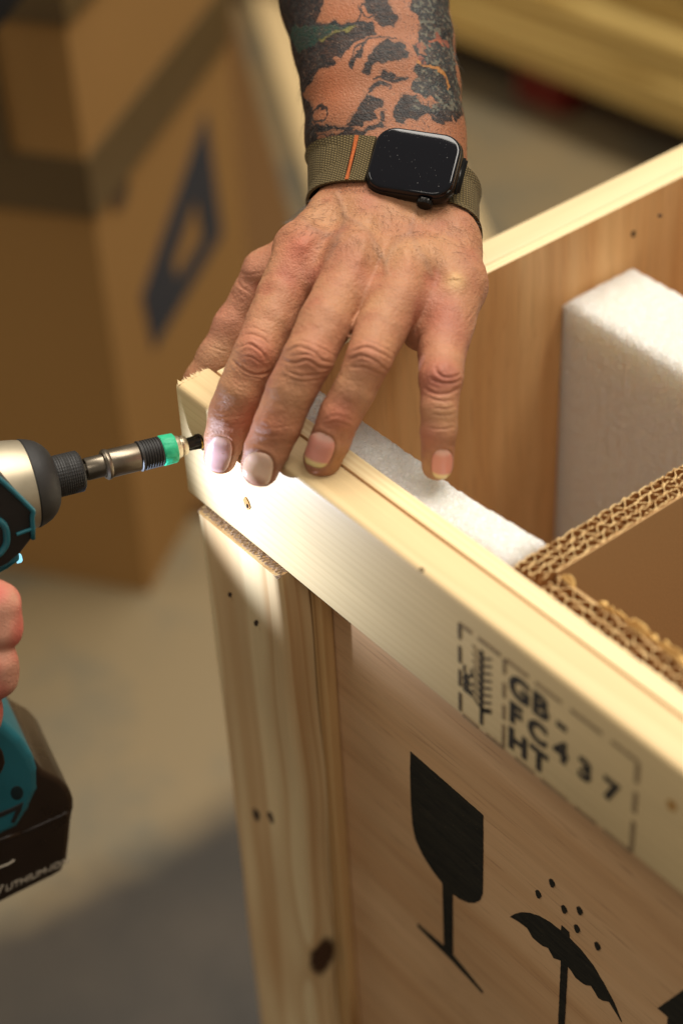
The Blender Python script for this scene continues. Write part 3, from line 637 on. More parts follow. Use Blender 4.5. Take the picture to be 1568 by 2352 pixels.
# smooth curved polyline through points
def smoothline(p, k=5):
    p = np.array(p, float); out = []
    for i in range(len(p)-1):
        p0 = p[max(i-1, 0)]; p1 = p[i]; p2 = p[i+1]; p3 = p[min(i+2, len(p)-1)]
        for t in np.linspace(0, 1, k, endpoint=False):
            out.append(tuple(.5*(2*p1+(p2-p0)*t+(2*p0-5*p1+4*p2-p3)*t*t+(3*p1-p0-3*p2+p3)*t**3)))
    out.append(tuple(p[-1])); return out
CREASE = [  # (depth mm, width in picture units, points in the close-up)
 (.75, 4.0, [(325, 775), (375, 755), (430, 770), (470, 805)]), (.8, 3.6, [(330, 815), (380, 800), (430, 830), (452, 868)]), (.9, 4, [(300, 862), (345, 905), (410, 932), (485, 912)]),
 (.55, 3.2, [(345, 850), (390, 855), (430, 885)]), (.5, 3.2, [(310, 890), (360, 935), (440, 950)]), (.45, 3, [(335, 735), (400, 725), (470, 760)]), (.5, 3, [(365, 790), (405, 812), (440, 850)]),
 (.8, 4, [(540, 835), (590, 812), (650, 830), (700, 868), (755, 880)]), (.9, 4, [(528, 868), (580, 880), (635, 868), (690, 900), (750, 900)]), (.7, 3.6, [(545, 915), (600, 935), (670, 930), (735, 915)]),
 (.5, 3.2, [(560, 800), (610, 785), (690, 815), (760, 850)]), (.55, 3.2, [(590, 848), (640, 845), (690, 875)]), (.4, 3.2, [(560, 950), (620, 962), (700, 950)]),
 (.8, 4, [(835, 832), (890, 812), (950, 835), (1010, 868)]), (.9, 4, [(815, 868), (870, 848), (930, 870), (985, 912), (1015, 905)]), (.7, 3.6, [(830, 900), (890, 900), (945, 925), (990, 940)]),
 (.5, 3.2, [(850, 800), (910, 790), (980, 820), (1030, 850)]), (.45, 3, [(860, 870), (910, 875), (960, 905)]),
 (.9, 4.2, [(1195, 905), (1225, 940), (1270, 945), (1315, 925)]), (1.0, 4.4, [(1180, 950), (1225, 968), (1280, 965), (1322, 945)]), (.9, 4, [(1150, 990), (1200, 1015), (1260, 1012), (1310, 985)]),
 (.6, 3.4, [(1175, 1035), (1230, 1048), (1300, 1040)]), (.5, 3, [(1180, 1075), (1240, 1082), (1300, 1070)]), (.45, 3, [(1180, 1105), (1240, 1112), (1300, 1100)]), (.5, 3.2, [(1165, 1165), (1220, 1172), (1290, 1160)]),
 (.5, 3.4, [(1210, 870), (1200, 900), (1215, 930)]), (.4, 3, [(1240, 885), (1235, 915), (1250, 940)]), (.4, 3, [(1160, 880), (1155, 930), (1170, 975)]),
 (.35, 3.6, [(215, 1140), (270, 1152), (340, 1150), (385, 1130)]), (.3, 3.4, [(225, 1110), (290, 1118), (370, 1105)]), (.35, 3.6, [(400, 1180), (460, 1200), (540, 1200)]), (.3, 3.4, [(420, 1150), (490, 1165), (570, 1155)]),
 (.3, 3.4, [(715, 1130), (770, 1110), (840, 1140)]), (.3, 3.4, [(705, 1155), (765, 1140), (830, 1165)]),
 (.5, 3.6, [(315, 500), (340, 540), (385, 570)]), (.4, 3.4, [(330, 470), (370, 490), (430, 480)]), (.35, 3, [(190, 800), (240, 820), (290, 830)]), (.3, 3, [(320, 560), (360, 590)]),
 (.5, 4, [(1115, 800), (1140, 760), (1190, 720)]), (.4, 3.4, [(1330, 700), (1370, 640), (1385, 600)]),
]
BUMP = [(612, 368, 45, 1.8), (700, 470, 60, -.7), (860, 440, 50, .9), (975, 470, 45, -.8), (1080, 455, 50, .7), (1180, 500, 40, -.7), (1285, 525, 34, 1.6),
        (395, 835, 55, .9), (640, 860, 60, .9), (915, 860, 55, .9), (1235, 930, 48, 1.0), (270, 1130, 60, .5), (480, 1140, 60, .5), (755, 1120, 55, .5), (540, 500, 40, -.5), (370, 470, 34, 1.2), (430, 545, 30, -.8)]
NAILS = [((501, 1044), 42, 31, 10), ((590, 1082), 43, 36, 13), ((731, 1034), 40, 34, 21), ((1015, 1067), 34, 24.5, 2)]     # centre, half length, half width, lean (deg)
def nail_q(u, v, N):
    (cu_, cv), hl, hw, an = N; a = math.radians(an); dx = u-cu_; dy = v-cv
    s = -dx*math.sin(a)+dy*math.cos(a); w = dx*math.cos(a)+dy*math.sin(a)
    return s/hl, w/hw
VEIN = [[(760, 130), (800, 230), (770, 320), (720, 420)], [(800, 230), (900, 300), (960, 400), (985, 480)], [(1120, 190), (1090, 300), (1140, 400), (1185, 490)], [(1090, 300), (1010, 370), (980, 430)], [(620, 250), (680, 300), (770, 320)]]
TEND = [[(612, 368), (720, 260), (840, 160)], [(860, 430), (900, 300), (930, 170)], [(1080, 450), (1050, 320), (1010, 190)], [(1280, 520), (1200, 380), (1090, 230)]]
def skin_detail(P, f):
    n = grad(f, P); view = -P/np.linalg.norm(P, axis=1)[:, None]; face = np.clip((n*view).sum(1), 0, 1)
    u, v = img(P); X = (u-376.3)/.52; Y = (v-376.3)/.52; disp = np.zeros(len(P))
    hand = (v > 430)
    fm = np.clip(face*1.6-.25, 0, 1)
    notthumb = (P[:, 2] < 862) | (X < 480)
    for (x, y, s, a) in BUMP: disp += a*np.exp(-((X-x)**2+(Y-y)**2)/(2*s*s))*fm
    for t in TEND:
        d = seg_dist(X, Y, t); disp += .75*np.exp(-(d/24)**2)*fm*np.clip((Y-120)/120, 0, 1)*(Y < 520)
    for t in VEIN:
        d = seg_dist(X, Y, smoothline(t)); disp += .55*np.exp(-(d/13)**2)*fm*hand
    for (dep, w, pts) in CREASE:
        pl = smoothline(pts); xs = [p[0] for p in pl]; ys = [p[1] for p in pl]; pad = 45
        m = (X > min(xs)-pad) & (X < max(xs)+pad) & (Y > min(ys)-pad) & (Y < max(ys)+pad) & hand
        d = seg_dist(X[m], Y[m], pl)*.52; ex, ey = pl[0], pl[-1]
        fade = np.clip(np.minimum(np.hypot(X[m]-ex[0], Y[m]-ex[1]), np.hypot(X[m]-ey[0], Y[m]-ey[1]))/22, .1, 1)
        disp[m] += .62*dep*fm[m]*fade*(-np.exp(-(d/(w*.62))**2)+.45*np.exp(-((d-w*1.7)/(w*1.1))**2))*.9
    for N in NAILS:
        s, w = nail_q(u, v, N); r = (np.abs(s)**2.6+np.abs(w)**2.6)**(1/2.6)
        m = (np.abs(r-1) < .6) & (P[:, 2] < 850)
        disp[m] += fm[m]*(-.38*np.exp(-((r[m]-1.0)/.07)**2)+.35*np.exp(-((r[m]-1.2)/.13)**2)*(s[m] < .55))
        disp[(r < .97)] -= .25*fm[r < .97]
    disp += ((vnoise(P, .16, 3)-.5)*.6 + (vnoise(P, .45, 5)-.5)*.22 + (vnoise(P*np.array([.8, 1.6, .8]), .9, 6)-.5)*.16)*hand
    return P+n*disp[:, None], n, u, v, X, Y, face, disp
INK = [[(150, -60), (440, -60), (440, 60), (400, 140), (560, 132), (720, 122), (745, 185), (640, 235), (560, 300), (480, 375), (420, 400), (380, 445), (345, 520), (300, 560), (240, 200)],
 [(670, -40), (840, -40), (815, 45), (868, 75), (875, 110), (850, 145), (770, 145), (728, 105), (745, 75), (690, 50)],
 [(735, 268), (770, 235), (815, 222), (850, 250), (880, 240), (915, 262), (928, 300), (915, 335), (870, 355), (820, 345), (760, 352), (720, 375), (708, 425), (680, 432), (668, 400), (690, 350), (725, 310)],
 [(605, 385), (600, 355), (625, 320), (650, 280), (655, 250), (690, 228), (700, 238), (670, 265), (668, 300), (640, 345), (632, 385), (618, 398)],
 [(780, 415), (830, 408), (862, 425), (850, 455), (925, 450), (925, 462), (840, 478), (785, 452)], [(755, 470), (800, 465), (820, 500), (770, 492), (735, 510), (700, 525), (705, 495)],
 [(690, 530), (735, 545), (790, 585), (768, 615), (735, 640), (740, 695), (700, 690), (660, 720), (600, 730), (560, 725), (640, 650), (648, 590), (680, 560)],
 [(870, 605), (885, 560), (930, 535), (985, 548), (1030, 590), (1065, 600), (1160, 600), (1190, 700), (1120, 700), (1075, 655), (1010, 665), (985, 690), (920, 682), (900, 712), (850, 705), (845, 640)],
 [(935, -40), (1250, -40), (1190, 120), (1200, 300), (1215, 460), (1250, 640), (1210, 700), (1150, 610), (1090, 590), (1060, 560), (1000, 545), (955, 520), (950, 480), (985, 440), (975, 400), (990, 350), (965, 262), (985, 235), (975, 190), (1000, 160), (985, 90), (945, 60)],
 [(270, 520), (350, 560), (372, 600), (385, 700), (430, 720), (560, 735), (620, 735), (560, 800), (470, 790), (420, 840), (395, 960), (350, 960), (300, 760)],
 [(560, 760), (700, 735), (790, 700), (800, 720), (700, 760), (600, 790), (560, 800)], [(775, 640), (800, 640), (810, 700), (780, 700)], [(1060, 660), (1120, 690), (1160, 700), (1150, 720), (1080, 700)]]
RING = [((425, 655), 42, 17), ((700, 60), 36, 12), ((880, 290), 30, 9)]
SKINHOLE = [[(985, 560), (1060, 565), (1075, 605), (1000, 600)], [(400, 760), (520, 745), (560, 760), (470, 800), (410, 800)], [(1005, 240), (1035, 250), (1030, 320), (1000, 310)]]
def skin_colors(P, n, u, v, X, Y, face, disp):
    base = np.array(lin(168, 118, 84)[:3]); C_ = np.tile(base, (len(P), 1))
    nz = vnoise(P, .09, 11)-.5; nz2 = vnoise(P, .35, 12)-.5; nz3 = vnoise(P, 1.1, 13)-.5
    def blend(mask, col): C_[:] = C_*(1-mask[:, None])+np.array(lin(*col)[:3])*mask[:, None]
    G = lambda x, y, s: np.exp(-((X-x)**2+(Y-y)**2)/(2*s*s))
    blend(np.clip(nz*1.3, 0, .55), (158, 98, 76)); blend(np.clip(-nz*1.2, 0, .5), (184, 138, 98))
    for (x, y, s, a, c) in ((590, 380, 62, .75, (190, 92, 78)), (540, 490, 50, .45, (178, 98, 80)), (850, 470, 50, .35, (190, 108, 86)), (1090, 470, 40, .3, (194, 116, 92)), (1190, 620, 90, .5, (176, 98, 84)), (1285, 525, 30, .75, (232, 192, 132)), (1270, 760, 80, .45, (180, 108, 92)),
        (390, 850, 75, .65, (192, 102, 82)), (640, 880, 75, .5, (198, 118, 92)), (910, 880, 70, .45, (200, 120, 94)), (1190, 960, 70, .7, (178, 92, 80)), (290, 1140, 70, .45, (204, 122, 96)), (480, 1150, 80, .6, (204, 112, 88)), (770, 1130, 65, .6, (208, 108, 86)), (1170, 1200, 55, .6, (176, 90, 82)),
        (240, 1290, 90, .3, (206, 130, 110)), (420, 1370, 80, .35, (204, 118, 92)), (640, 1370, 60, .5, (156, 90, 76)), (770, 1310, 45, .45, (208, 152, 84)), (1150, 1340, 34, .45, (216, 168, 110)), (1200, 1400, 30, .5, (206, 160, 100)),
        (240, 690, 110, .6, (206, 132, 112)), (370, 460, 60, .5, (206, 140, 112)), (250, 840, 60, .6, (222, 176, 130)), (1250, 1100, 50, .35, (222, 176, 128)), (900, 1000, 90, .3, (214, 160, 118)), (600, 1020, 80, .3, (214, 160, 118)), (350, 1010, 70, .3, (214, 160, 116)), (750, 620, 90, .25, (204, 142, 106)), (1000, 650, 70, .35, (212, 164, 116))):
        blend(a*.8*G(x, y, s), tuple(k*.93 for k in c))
    for t in VEIN: blend(.22*np.exp(-(seg_dist(X, Y, smoothline(t))/14)**2)*(v > 440), (128, 104, 92))
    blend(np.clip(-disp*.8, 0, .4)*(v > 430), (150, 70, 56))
    C_ *= (1+nz2[:, None]*.10+nz3[:, None]*.10)
    # arm: warm tone + tattoo ink
    x = (u-564.5)/.4; y = v/.4; arm = np.clip((452-v+(u-900)*.02)/14, 0, 1); wq = 16
    blend(arm*.9, (146, 92, 62)); A2 = lambda x0, y0, sx, sy: np.exp(-((x-x0)/sx)**2-((y-y0)/sy)**2)
    blend(arm*.6*A2(480, 500, 130, 160), (156, 84, 46)); blend(arm*.5*A2(560, 70, 120, 70), (160, 92, 54)); blend(arm*.4*A2(600, 250, 160, 60), (168, 100, 62))
    wx = x+(vnoise(P, .32, 21)-.5)*34+(vnoise(P, .9, 23)-.5)*10; wy = y+(vnoise(P, .32, 22)-.5)*34+(vnoise(P, .9, 24)-.5)*10
    ink = np.zeros(len(P))
    for p in INK: ink[inside(wx, wy, p)] = 1
    for (c, r, w) in RING: ink[np.abs(np.hypot(wx-c[0], wy-c[1])-r) < w*.5] = 1
    for p in SKINHOLE: ink[inside(wx, wy, p)] = 0
    back = (face < .12) & (P[:, 2] > 870); bn = vnoise(P, .07, 31)+.4*vnoise(P, .2, 32); ink[back] = (bn[back] > .66)
    lines = vnoise(P*np.array([.35, 1.6, 1.]), 1.2, 41); ink *= np.clip(arm*1.2, 0, 1)*(v < 345+np.clip((u-700)*.0, 0, 9)+1e-9)*np.clip(.93+.3*(lines-.5), 0, 1)
    wash = np.zeros(len(P)); ox, oy = wx+14*np.sin(wy*.05), wy+16
    for p in INK: wash[inside(ox, oy, p)] = 1
    for p in INK: wash[inside(wx-12, wy-10, p)] = np.maximum(wash[inside(wx-12, wy-10, p)], .7)
    blend(.5*wash*np.clip(arm*1.2, 0, 1)*(.5+.8*(vnoise(P, .4, 77)-.3)).clip(0, 1), (84, 66, 52))
    cn = vnoise(P, .26, 78)+.25*vnoise(P, .7, 79); edge = np.clip(np.hypot((x-620)/330, (y-330)/420)-.55, 0, .6)/.6
    blend(.8*np.clip(1.4-np.abs(((cn*7) % 1)-.5)/.06, 0, 1)*edge*np.clip(arm*1.2, 0, 1), (34, 31, 32))
    inkc = np.tile(np.array(lin(17, 15, 16)[:3]), (len(P), 1))
    green = np.zeros(len(P)); green[inside(wx, wy, [(280, 150), (400, 140), (620, 148), (560, 185), (430, 225), (340, 290), (290, 300), (250, 200)])] = 1
    inkc = inkc*(1-green[:, None])+np.array(lin(26, 58, 48)[:3])*green[:, None]
    right = np.clip((wx-940)/30, 0, 1)*(y < 640); tn = vnoise(P, .32, 51); tn2 = vnoise(P, .8, 52)
    inkc = inkc*(1-right[:, None])+right[:, None]*(np.array(lin(26, 33, 33)[:3])*(.45+1.1*tn[:, None]))
    m = (right > .5) & (tn2 > .66); inkc[m] = np.array(lin(84, 84, 72)[:3])
    m = (right > .5) & (vnoise(P, .25, 53) > .72) & (wy < 460) & (wy > 180); inkc[m] = np.array(lin(118, 66, 50)[:3])
    C_[:] = C_*(1-ink[:, None])+inkc*ink[:, None]
    for pts, c in (([(1060, 235), (1110, 238), (1140, 262)], (150, 80, 50)), ([(990, 365), (1060, 372), (1110, 400), (1145, 455), (1165, 510)], (176, 116, 52)), ([(400, 138), (560, 146), (725, 138)], (30, 30, 34)), ([(620, 155), (540, 185), (430, 225)], (120, 110, 50))):
        d = seg_dist(wx, wy, pts); blend(.75*(d < 8)*(arm > .5), c)
    for pts, w in (([(690, 228), (760, 205), (830, 215), (880, 215)], 5), ([(620, 390), (600, 350), (640, 270), (660, 245)], 5), ([(700, 500), (760, 470), (830, 490), (815, 515)], 5), ([(735, 455), (800, 440), (925, 455)], 5), ([(985, 300), (1010, 330), (1000, 380)], 5),
                   ([(410, 760), (480, 740), (560, 745), (620, 735)], 5), ([(395, 790), (470, 770), (540, 790)], 5), ([(850, 640), (900, 640), (1000, 640), (1060, 655)], 4), ([(770, 60), (800, 110), (860, 100)], 5), ([(640, 30), (660, 80), (640, 130)], 5), ([(1060, 660), (1100, 640), (1160, 680)], 6), ([(780, 250), (760, 300), (800, 330)], 4)):
        d = seg_dist(wx, wy, smoothline(pts)); blend(.9*np.clip((w-d)/3+.5, 0, 1)*(arm > .5), (26, 23, 24))
    sh = vnoise(P, .5, 71); blend(.5*(ink > .4)*(right < .5)*np.clip((sh-.55)*4, 0, 1), (58, 54, 50))
    # scratches of dry skin
    scr = (np.abs(np.sin((wx*.9+wy*.35)*.045+vnoise(P, .1, 61)*9)) < .02)*(arm > .5)*(face > .3)*.22; blend(scr, (224, 176, 140))
    return C_
def skin_mat():
    t = NT('skin'); b = t.b; o = t.obj()
    ca = t.n('ShaderNodeAttribute', _attribute_name='tone').outputs['Color']
    t.i(b, 'Base Color', ca); b.inputs['Subsurface Weight'].default_value = .10; b.inputs['Subsurface Radius'].default_value = (1, .35, .2); b.inputs['Subsurface Scale'].default_value = .003
    v = t.n('ShaderNodeTexVoronoi', Vector=t.map(o, (1, 1, 1.5)), Scale=1050.); v2 = t.n('ShaderNodeTexVoronoi', Vector=o, Scale=520.); v2.feature = 'DISTANCE_TO_EDGE'
    nz = t.noise(o, 2600, 3, .6)
    h = t.math('ADD', t.math('MULTIPLY', v.outputs[0], .55), t.math('ADD', t.math('MULTIPLY', t.math('MINIMUM', v2.outputs[0], .25), 1.1), t.math('MULTIPLY', nz, .5)))
    t.bump(h, .6, .0005); t.i(b, 'Roughness', t.math('MULTIPLY_ADD', t.noise(o, 260, 2), .25, .42)); b.inputs['Specular IOR Level'].default_value = .33
    return t.m
m_skin = skin_mat()
def build_body(f, lo, hi, h, levels):
    V, Q = surface_nets(f, lo, hi, h); V = project(f, V, 2)
    for _ in range(levels): V, Q = subdiv(V, Q); V = project(f, V, 1)
    return V, Q
person = thing('person', 'person with a tattooed forearm pressing on the crate and holding the impact driver', 'person', tuple(at(560, 300, .95)))
V, Q = build_body(sdf_left, (-112, -305, 745), (95, 8, 985), 1.9, 2)
Vd, n_, u_, v_, X_, Y_, fc, dp = skin_detail(V, sdf_left)
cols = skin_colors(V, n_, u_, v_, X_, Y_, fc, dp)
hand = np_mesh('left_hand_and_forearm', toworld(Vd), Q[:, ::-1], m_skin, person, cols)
hand['label'] = 'bare left hand pressing on the rail, forearm covered in dark tattoos'
# nails
def nail_mat():
    t = NT('nail'); b = t.b; t.i(b, 'Base Color', t.n('ShaderNodeAttribute', _attribute_name='tone').outputs['Color'])
    b.inputs['Roughness'].default_value = .27; b.inputs['Specular IOR Level'].default_value = .5; b.inputs['Subsurface Weight'].default_value = .15; b.inputs['Subsurface Scale'].default_value = .002
    t.bump(t.noise(t.map(t.obj(), (1, 1, .2)), 1400, 2), .08, .0003); return t.m
m_nail = nail_mat()
def trace(f, U, Vv, d0):
    D = np.full(U.shape, d0)
    R_ = np.stack([(U-784)/CF, (Vv-1176)/CF, np.ones_like(U)], 1); R_ /= np.linalg.norm(R_, axis=1)[:, None]; T = np.full(len(U), d0)
    best = np.full(len(U), 1e9); bt = T.copy()
    for _ in range(60):
        q = f(R_*T[:, None]); m = q < best; best[m] = q[m]; bt[m] = T[m]; T = np.minimum(T+q*.9, d0+260)
    return project(f, R_*bt[:, None], 6)
for ni, N in enumerate(NAILS):
    (cu_, cv), hl, hw, an = N; a = math.radians(an); K1, K2 = 26, 20; UU = []; VV = []; SS = []; WW = []
    for i in range(K1+1):
        for j in range(K2+1):
            s = -1+2*i/K1; w = -1+2*j/K2
            r = max(abs(s), abs(w)); ln2 = (abs(s)**2.7+abs(w)**2.7)**(1/2.7); q = r/ln2 if ln2 > 0 else 1
            s2, w2 = s*q, w*q; UU.append(cu_-s2*hl*math.sin(a)+w2*hw*math.cos(a)); VV.append(cv+s2*hl*math.cos(a)+w2*hw*math.sin(a)); SS.append(s2); WW.append(w2)
    UU = np.array(UU); VV = np.array(VV); SS = np.array(SS); WW = np.array(WW)
    P = trace(sdf_left, UU, VV, 720.); g = grad(sdf_left, P)
    rr = np.clip((np.abs(SS)**2.7+np.abs(WW)**2.7)**(1/2.7), 0, 1)
    top = P+g*(.16-.42*np.clip(rr-.86, 0, 1)[:, None]/.14*.55); bot = P-g*.75
    m = len(top); VV2 = np.concatenate([top, bot]); F = []
    for i in range(K1):
        for j in range(K2):
            q = [i*(K2+1)+j, i*(K2+1)+j+1, (i+1)*(K2+1)+j+1, (i+1)*(K2+1)+j]; F.append(q[::-1]); F.append([k+m for k in q])
    rim = [j for j in range(K2+1)]+[i*(K2+1)+K2 for i in range(1, K1+1)]+[K1*(K2+1)+j for j in range(K2-1, -1, -1)]+[i*(K2+1) for i in range(K1-1, 0, -1)]
    for k in range(len(rim)): F.append([rim[k], rim[(k+1) % len(rim)], rim[(k+1) % len(rim)]+m, rim[k]+m])
    c = np.tile(np.array(lin(*[(206, 164, 158), (236, 194, 166), (222, 150, 130), (218, 146, 124)][ni])[:3]), (m, 1))
    lun = np.clip((-.45-SS-WW*WW*.3)*4, 0, 1)[:, None]*.6; c = c*(1-lun)+np.array(lin(228, 188, 168)[:3])*lun
    if ni == 1: e = np.clip((SS-.1-.5*np.abs(WW-.2))*1.2, 0, .6)[:, None]; c = c*(1-e)+np.array(lin(206, 128, 98)[:3])*e
    if ni >= 2: e = np.clip((SS+WW*WW*.18-.62)*9, 0, 1)[:, None]; c = c*(1-e)+np.array(lin(234, 204, 140)[:3])*e
    no = np_mesh('fingernail', toworld(VV2), np.array(F), m_nail, person, np.concatenate([c, c])); 
# fine hairs on wrist, hand back and forearm
V = []; F = []; rs = np.random.RandomState(8)
HU = []; HV = []; HL = []
for _ in range(640):
    r = rs.rand()
    if r < .2: HU.append(rs.uniform(655, 760)); HV.append(rs.uniform(455, 540))
    elif r < .7: HU.append(rs.uniform(700, 1105)); HV.append(rs.uniform(470, 600))
    elif r < .9: HU.append(rs.uniform(676, 745)); HV.append(rs.uniform(60, 400))
    else: HU.append(rs.uniform(1000, 1060)); HV.append(rs.uniform(20, 300))
P = trace(sdf_left, np.array(HU, float), np.array(HV, float), 760.); ok = (np.abs(sdf_left(P)) < .2) & (P[:, 2] < 930); P = P[ok]; g = grad(sdf_left, P)
for p, n in zip(P, g):
    d = np.array([rs.uniform(-.5, .3)+(-.5 if p[0] < -5 else .2), rs.uniform(.2, 1), 0]); d -= n*(d@n); d /= np.linalg.norm(d)+1e-6; L = rs.uniform(3, 7); cv = rs.uniform(-1, 1); sd = np.cross(d, n); sd /= np.linalg.norm(sd); k = len(V)
    for i in range(5):
        t = i/4; c = p+d*L*t+n*(L*.30*math.sin(t*1.9))+sd*(.5*t*t*L*.3*cv); w = .05*(1-t*.8); V += [c-sd*w, c+sd*w, c+n*w*1.5]
        if i: a = k+(i-1)*3; F += [(a, a+1, a+4, a+3), (a+1, a+2, a+5, a+4), (a+2, a, a+3, a+5)]
hair = mesh_obj('arm_hair', toworld(np.array(V)), F, plain('hair', lin(58, 42, 30), .5), person); tag(hair, kind='stuff')
# ------------------------------------------------------------------ right hand on the driver's handle
RH = [[(-150, 1395, 815, 62), (-70, 1375, 800, 60), (-12, 1392, 798, 58), (-6, 1440, 800, 56), (-60, 1490, 812, 50)],
      [(-150, 1520, 820, 58), (-70, 1505, 805, 56), (-15, 1520, 803, 54), (-12, 1552, 806, 52), (-70, 1600, 818, 48)],
      [(-150, 1640, 825, 54), (-80, 1620, 812, 52), (-45, 1625, 810, 48), (-45, 1650, 812, 46), (-90, 1690, 822, 44)],
      [(-160, 1740, 830, 48), (-100, 1720, 818, 44), (-80, 1745, 818, 42), (-120, 1780, 826, 40)],
      [(-230, 1300, 830, 66), (-190, 1250, 805, 58), (-130, 1235, 795, 50), (-80, 1225, 792, 42)]]
def sdf_right(P):
    f = None
    for c in RH: e = chain(P, c, 3); f = e if f is None else smin(f, e, 1.2)
    palm = None
    for c in ([(-150, 1400, 830, 70), (-290, 1480, 850, 90), (-420, 1560, 860, 100)], [(-150, 1520, 835, 68), (-290, 1560, 850, 90), (-420, 1600, 860, 100)], [(-150, 1640, 838, 62), (-280, 1640, 850, 86), (-420, 1640, 860, 100)],
              [(-160, 1740, 842, 56), (-280, 1700, 850, 80), (-420, 1660, 860, 100)], [(-230, 1300, 840, 72), (-330, 1430, 850, 84), (-430, 1560, 860, 100)], [(-420, 1600, 860, 118), (-620, 1650, 862, 122), (-900, 1700, 868, 140)]):
        e = chain(P, c, 4); palm = e if palm is None else smin(palm, e, 9)
    return smin(f, palm, 6)
V, Q = build_body(sdf_right, (-330, 0, 765), (-124, 132, 905), 2.2, 1)
n_ = grad(sdf_right, V); V2 = V+n_*((vnoise(V, .2, 3)-.5)*.6+(vnoise(V, .6, 4)-.5)*.15)[:, None]
u_, v_ = img(V); cc = np.tile(np.array(lin(188, 132, 108)[:3]), (len(V), 1)); w = np.clip((vnoise(V, .12, 7)-.35)*1.8, 0, .8)[:, None]; cc = cc*(1-w)+np.array(lin(190, 92, 78)[:3])*w
rh = np_mesh('right_hand', toworld(V2), Q[:, ::-1], m_skin, person, cc); rh['label'] = 'right hand curled round the driver handle at the left edge'
# black clothing at the upper left corner
sweep('trouser_leg', [at(-75, -240, 1.25), at(-70, -60, 1.25), at(-78, 60, 1.25), at(-105, 330, 1.26)], [.05, .045, .0145+.006, .008], plain('black_cloth', lin(14, 13, 13), .9), person, n=20)
# ------------------------------------------------------------------ wristwatch
def cdir(v): v = np.array(v, float); v = CR.T@v; return v/np.linalg.norm(v)
wn = cdir((-.10, -.40, -.91)); wx_ = cdir((.966, .255, 0)); wx_ = wx_-wn*(wx_@wn); wx_ /= np.linalg.norm(wx_); wy_ = np.cross(wn, wx_)
if (CR@wy_)[1] > 0: wy_ = -wy_
Wc = at(951, 374, .838); 
watch = thing('wristwatch', 'black smartwatch with blank screen on an olive woven strap round the left wrist', 'watch', tuple(Wc))
def wp(a, b, c): return Vector(Wc+wx_*a+wy_*b+wn*c)
def rrect(hx, hy, r, k=9):
    out = []
    for (cx, cy, a0) in ((hx-r, hy-r, 0), (-hx+r, hy-r, 90), (-hx+r, -hy+r, 180), (hx-r, -hy+r, 270)):
        for i in range(k): a = math.radians(a0+90*i/(k-1)); out.append((cx+r*math.cos(a), cy+r*math.sin(a)))
    return out
def stack(name, levels, mat, sharp=35):
    V = []; F = []; n = None
    for (hx, hy, r, c) in levels:
        ring = rrect(hx, hy, r); n = len(ring); V += [wp(a, b, c) for a, b in ring]
    for i in range(len(levels)-1):
        for k in range(n): F.append((i*n+k, i*n+(k+1) % n, (i+1)*n+(k+1) % n, (i+1)*n+k))
    F.append(tuple(range(n))[::-1]); F.append(tuple((len(levels)-1)*n+k for k in range(n)))
    bm = bmesh.new(); me = bpy.data.meshes.new('t'); me.from_pydata(V, [], F); bm.from_mesh(me); bpy.data.meshes.remove(me)
    o = bmesh_obj(name, bm, mat, watch, True); o.data.set_sharp_from_angle(angle=math.radians(sharp)); return o
m_case = plain('watch_case', lin(38, 36, 34), .32, .8, var=.1); m_dark = plain('watch_back', lin(20, 20, 20), .3)
def glass_mat():
    t = NT('watch_glass'); b = t.b; o = t.obj()
    dust = t.ramp(t.noise(o, 1500, 2), [(.735, (0, 0, 0)), (.78, (1, 1, 1))])
    t.i(b, 'Base Color', t.mix(dust, (.004, .004, .006, 1), (.25, .24, .22, 1))); t.i(b, 'Roughness', t.math('MULTIPLY_ADD', dust, .5, .05)); b.inputs['Specular IOR Level'].default_value = .32; return t.m
stack('case', [(.0150, .0120, .007, -.0095), (.0186, .0155, .008, -.0072), (.0200, .0170, .009, -.0045), (.0200, .0170, .009, -.0020), (.0194, .0164, .0088, -.0008)], m_case)
stack('screen', [(.0192, .0162, .0086, -.0010), (.01915, .01615, .0086, .0006), (.0188, .0158, .0084, .0014), (.0183, .0153, .0080, .0018), (.0176, .0146, .0074, .00195), (.010, .008, .003, .0021)], glass_mat(), 80)
# crown and side button
cwb = Vector(wp(.0085, -.0168, -.0028)); lathe('crown', cwb, Vector(-wy_), [(0, .0034), (.0004, .0035), (.0019, .0035), (.0024, .0031), (.0025, .0)], m_case, watch, n=36, disp=lambda s, t: .00012*(1 if int(t*36/6.2832) % 2 else -1))
box_v = None
def strap_mat():
    t = NT('woven_strap'); o = t.obj(); b = t.b
    a = t.n('ShaderNodeAttribute', _attribute_name='tone').outputs['Color']; s = t.sep(a)    # x along, y across
    w1 = t.math('SINE', t.math('MULTIPLY', s[0], 470.)); w2 = t.math('SINE', t.math('MULTIPLY_ADD', s[1], 63., t.math('MULTIPLY', w1, .9)))
    h = t.math('MULTIPLY', t.math('ABSOLUTE', w1), t.math('ABSOLUTE', w2))
    t.i(b, 'Base Color', t.mix(h, lin(62, 50, 24), lin(122, 104, 62))); b.inputs['Roughness'].default_value = .85
    t.bump(t.math('ADD', h, t.math('MULTIPLY', t.noise(o, 2200), .3)), .8, .0006); return t.m
m_strap = strap_mat()
